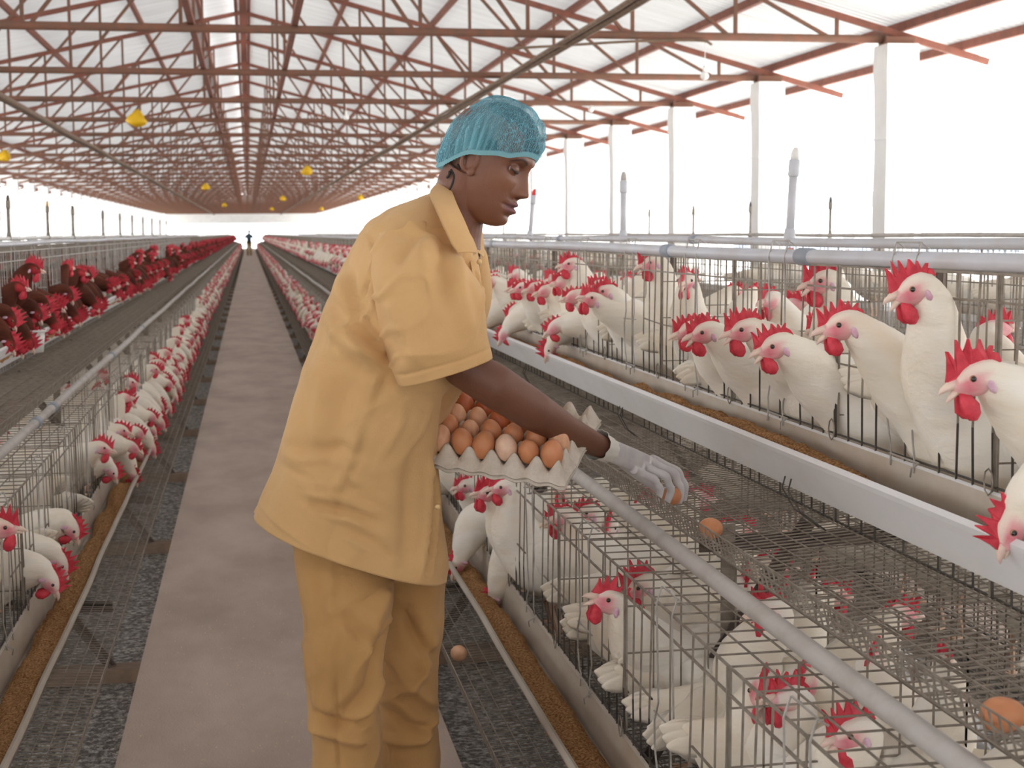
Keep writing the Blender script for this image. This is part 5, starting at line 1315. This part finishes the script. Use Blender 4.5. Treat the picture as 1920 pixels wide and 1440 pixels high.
def cloth_loft(m, R, N, step, folds, seed, cap0=False, thick=0.0025, pw=0.85, a1=0.006, a2=0.003):
    """R: (L, Rr, Y, ry[, bulge]) silhouette points left and right in the photograph, centre Y and half depth"""
    st = []
    for (L, Q, y, ry) in R:
        a = at(L[0], L[1], Y=y); b = at(Q[0], Q[1], Y=y); st.append(tuple(a) + tuple(b) + (ry,))
    st = cr(st, step); rings = []
    for s in st:
        a = Vector(s[:3]); b = Vector(s[3:6]); ry = s[6]; c = (a+b)/2; h = (b-a)/2
        rings.append([c + h*math.copysign(abs(math.cos(t))**pw, math.cos(t)) + Vector((0, 1, 0))*(-math.copysign(abs(math.sin(t))**pw, math.sin(t)))*ry for t in [2*PI*k/N for k in range(N)]])
    out = []; nR_ = len(rings)
    for i in range(nR_):
        row_ = []
        for k in range(N):
            du = rings[i][(k+1) % N] - rings[i][k-1]; dv = rings[min(i+1, nR_-1)][k] - rings[max(i-1, 0)][k]
            n = du.cross(dv); n = n.normalized() if n.length > 1e-9 else Vector((0, -1, 0))
            c = sum(rings[i], Vector())/N if k == 0 else c
            if n.dot(rings[i][k]-c) < 0: n = -n
            row_.append(cloth_disp(rings[i][k], n, folds, seed, a1, a2))
        out.append(row_)
    inner_ = [[c2 for c2 in ro] for ro in reversed(out)]
    cen = [sum(ro, Vector())/N for ro in out]
    ins = [[p + (cen[i]-p).normalized()*thick for p in ro] for i, ro in enumerate(out)]
    m.loft(out + list(reversed(ins)), cap=False)
    return out
jf = fold_list([
  ([(728, 655), (700, 760), (660, 870), (635, 930), (606, 1040)], -0.0035, 0.0035),
  ([(722, 655), (692, 760), (652, 870), (627, 930)], 0.0022, 0.006),
  ([(655, 470), (662, 540), (672, 600), (700, 640), (725, 655)], -0.006, 0.007),
  ([(640, 500), (650, 570), (668, 640), (720, 690)], 0.008, 0.016),
  ([(690, 415), (700, 450), (712, 470), (690, 530), (676, 560)], -0.004, 0.004),
  ([(625, 560), (670, 620), (715, 640)], -0.006, 0.012), ([(615, 590), (650, 650), (700, 670)], 0.007, 0.014),
  ([(600, 680), (560, 800), (540, 900)], 0.006, 0.02), ([(660, 700), (630, 800), (600, 900)], -0.005, 0.02),
  ([(540, 850), (640, 835), (670, 860)], -0.004, 0.010), ([(580, 925), (640, 935), (720, 960)], 0.005, 0.010), ([(570, 940), (650, 950), (700, 975)], -0.005, 0.008),
  ([(650, 890), (700, 925), (740, 950)], 0.004, 0.008), ([(640, 985), (700, 1010), (745, 1050)], -0.004, 0.012),
  ([(822, 860), (821, 930), (816, 990), (800, 1075)], -0.016, 0.006), ([(812, 860), (812, 930), (806, 990), (786, 1085)], 0.006, 0.006), ([(829, 880), (827, 950), (822, 1000), (812, 1078)], 0.005, 0.004),
  ([(845, 735), (842, 800), (840, 850)], -0.012, 0.010), ([(780, 800), (770, 900), (765, 1000), (760, 1080)], -0.006, 0.02), ([(790, 760), (760, 900)], 0.004, 0.02),
  ([(880, 480), (885, 540), (880, 610)], -0.008, 0.008), ([(868, 478), (872, 520), (866, 560)], -0.010, 0.006), ([(892, 500), (900, 560), (895, 600)], 0.006, 0.006),
  ([(700, 560), (712, 600), (735, 640)], 0.004, 0.005), ([(680, 575), (700, 625), (728, 660)], -0.004, 0.004), ([(655, 620), (690, 660), (722, 690)], 0.0035, 0.005), ([(640, 645), (680, 690), (715, 715)], -0.0035, 0.005),
  ([(560, 905), (610, 912), (650, 905)], 0.003, 0.005), ([(530, 880), (580, 900), (612, 930)], -0.003, 0.005), ([(600, 960), (660, 972), (705, 1000)], 0.003, 0.005), ([(555, 870), (600, 860), (655, 868)], 0.0028, 0.005), ([(655, 905), (690, 912), (725, 930)], -0.003, 0.004), ([(650, 1000), (690, 1030)], 0.003, 0.005),
  ([(700, 455), (735, 440), (770, 440)], -0.003, 0.004), ([(620, 700), (600, 780), (590, 850)], 0.003, 0.010),
  ([(476, 960), (540, 997), (605, 1032), (680, 1072), (740, 1092), (790, 1090)], 0.0015, 0.004),
], 2.85)
m = MB()
JR = [((813, 362), (884, 438), 3.02, 0.062), ((800, 368), (888, 456), 3.02, 0.082), ((765, 379), (893, 474), 3.02, 0.122), ((722, 396), (896, 496), 3.02, 0.155), ((681, 428), (899, 528), 3.02, 0.175),
      ((647, 490), (902, 575), 3.02, 0.185), ((611, 580), (893, 650), 3.02, 0.190), ((577, 680), (848, 745), 3.02, 0.196), ((544, 775), (816, 840), 3.02, 0.202), ((514, 862), (826, 940), 3.03, 0.210), ((489, 930), (838, 1025), 3.03, 0.220), ((476, 966), (834, 1078), 3.03, 0.228)]
cloth_loft(m, JR, 128, 12, jf, 1.0, pw=0.88)
sf = fold_list([([(742, 690), (800, 665), (860, 640)], 0.003, 0.02), ([(735, 560), (760, 620), (790, 690)], 0.005, 0.015), ([(820, 420), (790, 470), (800, 560)], 0.006, 0.018), ([(850, 440), (830, 500), (850, 600)], -0.006, 0.014),
                ([(740, 500), (790, 450), (830, 430)], -0.005, 0.010), ([(870, 470), (860, 560), (880, 640)], 0.006, 0.016), ([(770, 430), (820, 425)], 0.005, 0.008), ([(746, 705), (830, 680), (915, 655)], -0.0012, 0.003)], 2.76)
ms_ = m
cloth_loft(ms_, [((715, 440), (790, 425), 2.935, 0.070), ((704, 468), (830, 452), 2.90, 0.088), ((700, 514), (868, 492), 2.87, 0.102), ((707, 575), (898, 530), 2.845, 0.106), ((720, 640), (906, 588), 2.83, 0.104), ((735, 692), (912, 638), 2.82, 0.100), ((745, 722), (917, 668), 2.815, 0.097)], 96, 12, sf, 4.0, a1=0.004)
cloth_loft(ms_, [((800, 430), (890, 450), 3.12, 0.07), ((800, 480), (912, 480), 3.16, 0.09), ((805, 560), (918, 550), 3.20, 0.09), ((800, 640), (905, 630), 3.24, 0.085), ((800, 700), (890, 690), 3.27, 0.08)], 64, 8, [], 8.0, a1=0.004)
jo = put(m.build('jacket', 'cloth', None, True)); jo['label'] = 'tan short sleeved work jacket'
# collar: a folded strip round the neck, near half and far half
def strip(m, inn, out, th=0.003, n=8, bow=0.006):
    A = cr([tuple(p) for p in inn], n); B = cr([tuple(p) for p in out], n); rr = []
    for a, b in zip(A, B):
        a, b = Vector(a), Vector(b); d = (b-a); nn = Vector((-0.2, -1, 0.25)).normalized()
        if a.y > 3.03: nn = Vector((0.8, 0.4, 0.3)).normalized()
        row_ = [a + d*u + nn*bow*math.sin(u*PI) for u in (0, 0.1, 0.3, 0.5, 0.7, 0.9, 1)]
        rr.append([tuple(p) for p in row_] + [tuple(p - nn*th) for p in reversed(row_)])
    m.loft(rr)
m = MB()
strip(m, [at(838, 338, Y=3.04), at(845, 352, Y=2.985), at(858, 385, Y=2.915), at(872, 415, Y=2.88), at(884, 445, Y=2.86), at(893, 474, Y=2.85)],
         [at(822, 340, Y=3.03), at(806, 362, Y=2.935), at(816, 392, Y=2.855), at(832, 428, Y=2.825), at(845, 455, Y=2.815), at(858, 474, Y=2.815)])
strip(m, [at(840, 338, Y=3.04), at(868, 362, Y=3.09), at(885, 395, Y=3.085), at(893, 425, Y=3.06), at(894, 455, Y=3.02), at(893, 472, Y=2.985)],
         [at(838, 345, Y=3.07), at(872, 380, Y=3.12), at(896, 415, Y=3.12), at(906, 448, Y=3.09), at(908, 475, Y=3.05), at(906, 482, Y=3.02)])
strip(m, [at(836, 345, Y=3.035), at(846, 365, Y=2.975), at(862, 405, Y=2.95), at(878, 440, Y=2.95), at(886, 470, Y=2.96)],
         [at(826, 362, Y=3.03), at(826, 390, Y=2.955), at(842, 430, Y=2.925), at(862, 468, Y=2.925), at(876, 490, Y=2.935)], bow=0.0)
put(m.build('collar', 'cloth', None, True))
# front edge with buttons
m = MB()
strip(m, [at(893, 474, Y=2.93), at(900, 520, Y=2.90), at(905, 580, Y=2.90), at(903, 640, Y=2.90)], [at(880, 480, Y=2.895), at(886, 520, Y=2.875), at(891, 580, Y=2.865), at(889, 640, Y=2.865)], bow=0.003)
put(m.build('placket', 'cloth', None, True))
for px_, py_, Y_ in ((899, 491, 2.90), (899, 560, 2.875), (821, 951, 2.865)):
    m = MB(); p = at(px_, py_, Y=Y_-0.012); m.tube([p, p+Vector((0, 0.002, 0)), p+Vector((0, 0.004, 0))], [0.0045, 0.0055, 0.0045], 12, up=(0, 0, 1)); put(m.build('button', 'button', None, True))
# trousers
tf = fold_list([([(634, 1050), (632, 1150), (630, 1300), (636, 1440)], -0.003, 0.003), ([(730, 1110), (700, 1170), (690, 1240)], 0.008, 0.014), ([(640, 1150), (690, 1200), (712, 1230)], -0.006, 0.012), ([(720, 1180), (690, 1290), (640, 1345)], -0.007, 0.012), ([(715, 1270), (690, 1330), (650, 1370)], 0.007, 0.012),
                ([(590, 1330), (640, 1362), (700, 1350)], -0.008, 0.009), ([(590, 1360), (640, 1385), (690, 1400)], 0.007, 0.010), ([(570, 1200), (600, 1300), (610, 1400)], 0.006, 0.018), ([(600, 1080), (600, 1200)], -0.005, 0.02)], 2.8)
tf2 = fold_list([([(740, 1130), (780, 1190), (815, 1240)], -0.008, 0.012), ([(810, 1180), (790, 1260), (740, 1300)], 0.008, 0.012), ([(720, 1210), (760, 1270), (820, 1330)], 0.007, 0.010), ([(720, 1330), (770, 1360), (820, 1370)], -0.008, 0.009), ([(725, 1390), (790, 1385), (820, 1350)], 0.007, 0.010), ([(760, 1120), (770, 1200)], -0.004, 0.012)], 3.03)
m = MB()
cloth_loft(m, [((575, 900), (790, 920), 3.03, 0.11), ((572, 950), (795, 970), 3.03, 0.115), ((568, 1010), (792, 1045), 3.03, 0.12), ((600, 1060), (770, 1080), 3.0, 0.10)], 72, 8, [], 3.0)
cloth_loft(m, [((552, 985), (738, 1010), 2.96, 0.075), ((550, 1040), (737, 1075), 2.93, 0.085), ((556, 1110), (733, 1130), 2.905, 0.092), ((563, 1180), (722, 1195), 2.88, 0.095), ((572, 1270), (714, 1275), 2.88, 0.088), ((581, 1350), (714, 1350), 2.89, 0.084), ((589, 1440), (716, 1440), 2.90, 0.086), ((592, 1560), (718, 1560), 2.91, 0.086), ((590, 1660), (722, 1665), 2.92, 0.088)], 96, 16, tf, 5.0)
cloth_loft(m, [((690, 960), (832, 985), 3.10, 0.095), ((705, 1030), (831, 1060), 3.10, 0.096), ((712, 1110), (827, 1120), 3.09, 0.094), ((710, 1180), (823, 1190), 3.09, 0.090), ((706, 1270), (818, 1275), 3.09, 0.085), ((708, 1350), (818, 1350), 3.10, 0.082), ((708, 1440), (825, 1440), 3.11, 0.084), ((708, 1560), (828, 1560), 3.12, 0.085), ((708, 1630), (830, 1635), 3.12, 0.087)], 96, 16, tf2, 6.0)
to = put(m.build('trousers', 'cloth_trousers', None, True)); to['label'] = 'loose tan trousers, darker than the jacket'
for an in ((652, 1660, 2.92), (768, 1610, 3.12)):
    p = at(an[0], an[1], Y=an[2]); m = MB()
    m.tube([(p.x-0.07, p.y, 0.035), (p.x-0.05, p.y, 0.045), (p.x+0.03, p.y, 0.05), (p.x+0.10, p.y-0.02, 0.035), (p.x+0.16, p.y-0.03, 0.025), (p.x+0.185, p.y-0.03, 0.02)], [0.02, 0.04, 0.045, 0.045, 0.038, 0.015], 16, flat=0.7); put(m.build('shoe', 'shoe', None, True))

# ---- far figure at the end of the aisle
t = empty('person', (0.02, 92.0, 0)); m = MB()
m.tube([(0, 0, 0.80), (0, 0, 1.0), (0, 0, 1.22), (0, 0, 1.33), (0, 0, 1.36)], [0.15, 0.14, 0.19, 0.12, 0.06], 12); m.ball((0.02, 0, 1.47), (0.09, 0.09, 0.115), 10, 8)
for s in (1, -1): m.tube([(s*0.18, 0, 1.28), (s*0.24, 0, 1.02), (s*0.20, -0.1, 0.80)], [0.055, 0.045, 0.03], 8)
mat('dark_clothes', (0.06, 0.09, 0.12), 0.9); mat('ochre', (0.45, 0.3, 0.12), 0.9)
m.build('body', 'dark_clothes', t, True); m = MB()
for s in (1, -1): m.tube([(s*0.08, 0, 0.86), (s*0.09, 0, 0.45), (s*0.09, 0, 0.02)], [0.09, 0.07, 0.06], 8)
m.build('trousers', 'ochre', t, True); tag(t, 'tiny distant person standing in the bright doorway at the end of the walkway', 'person')
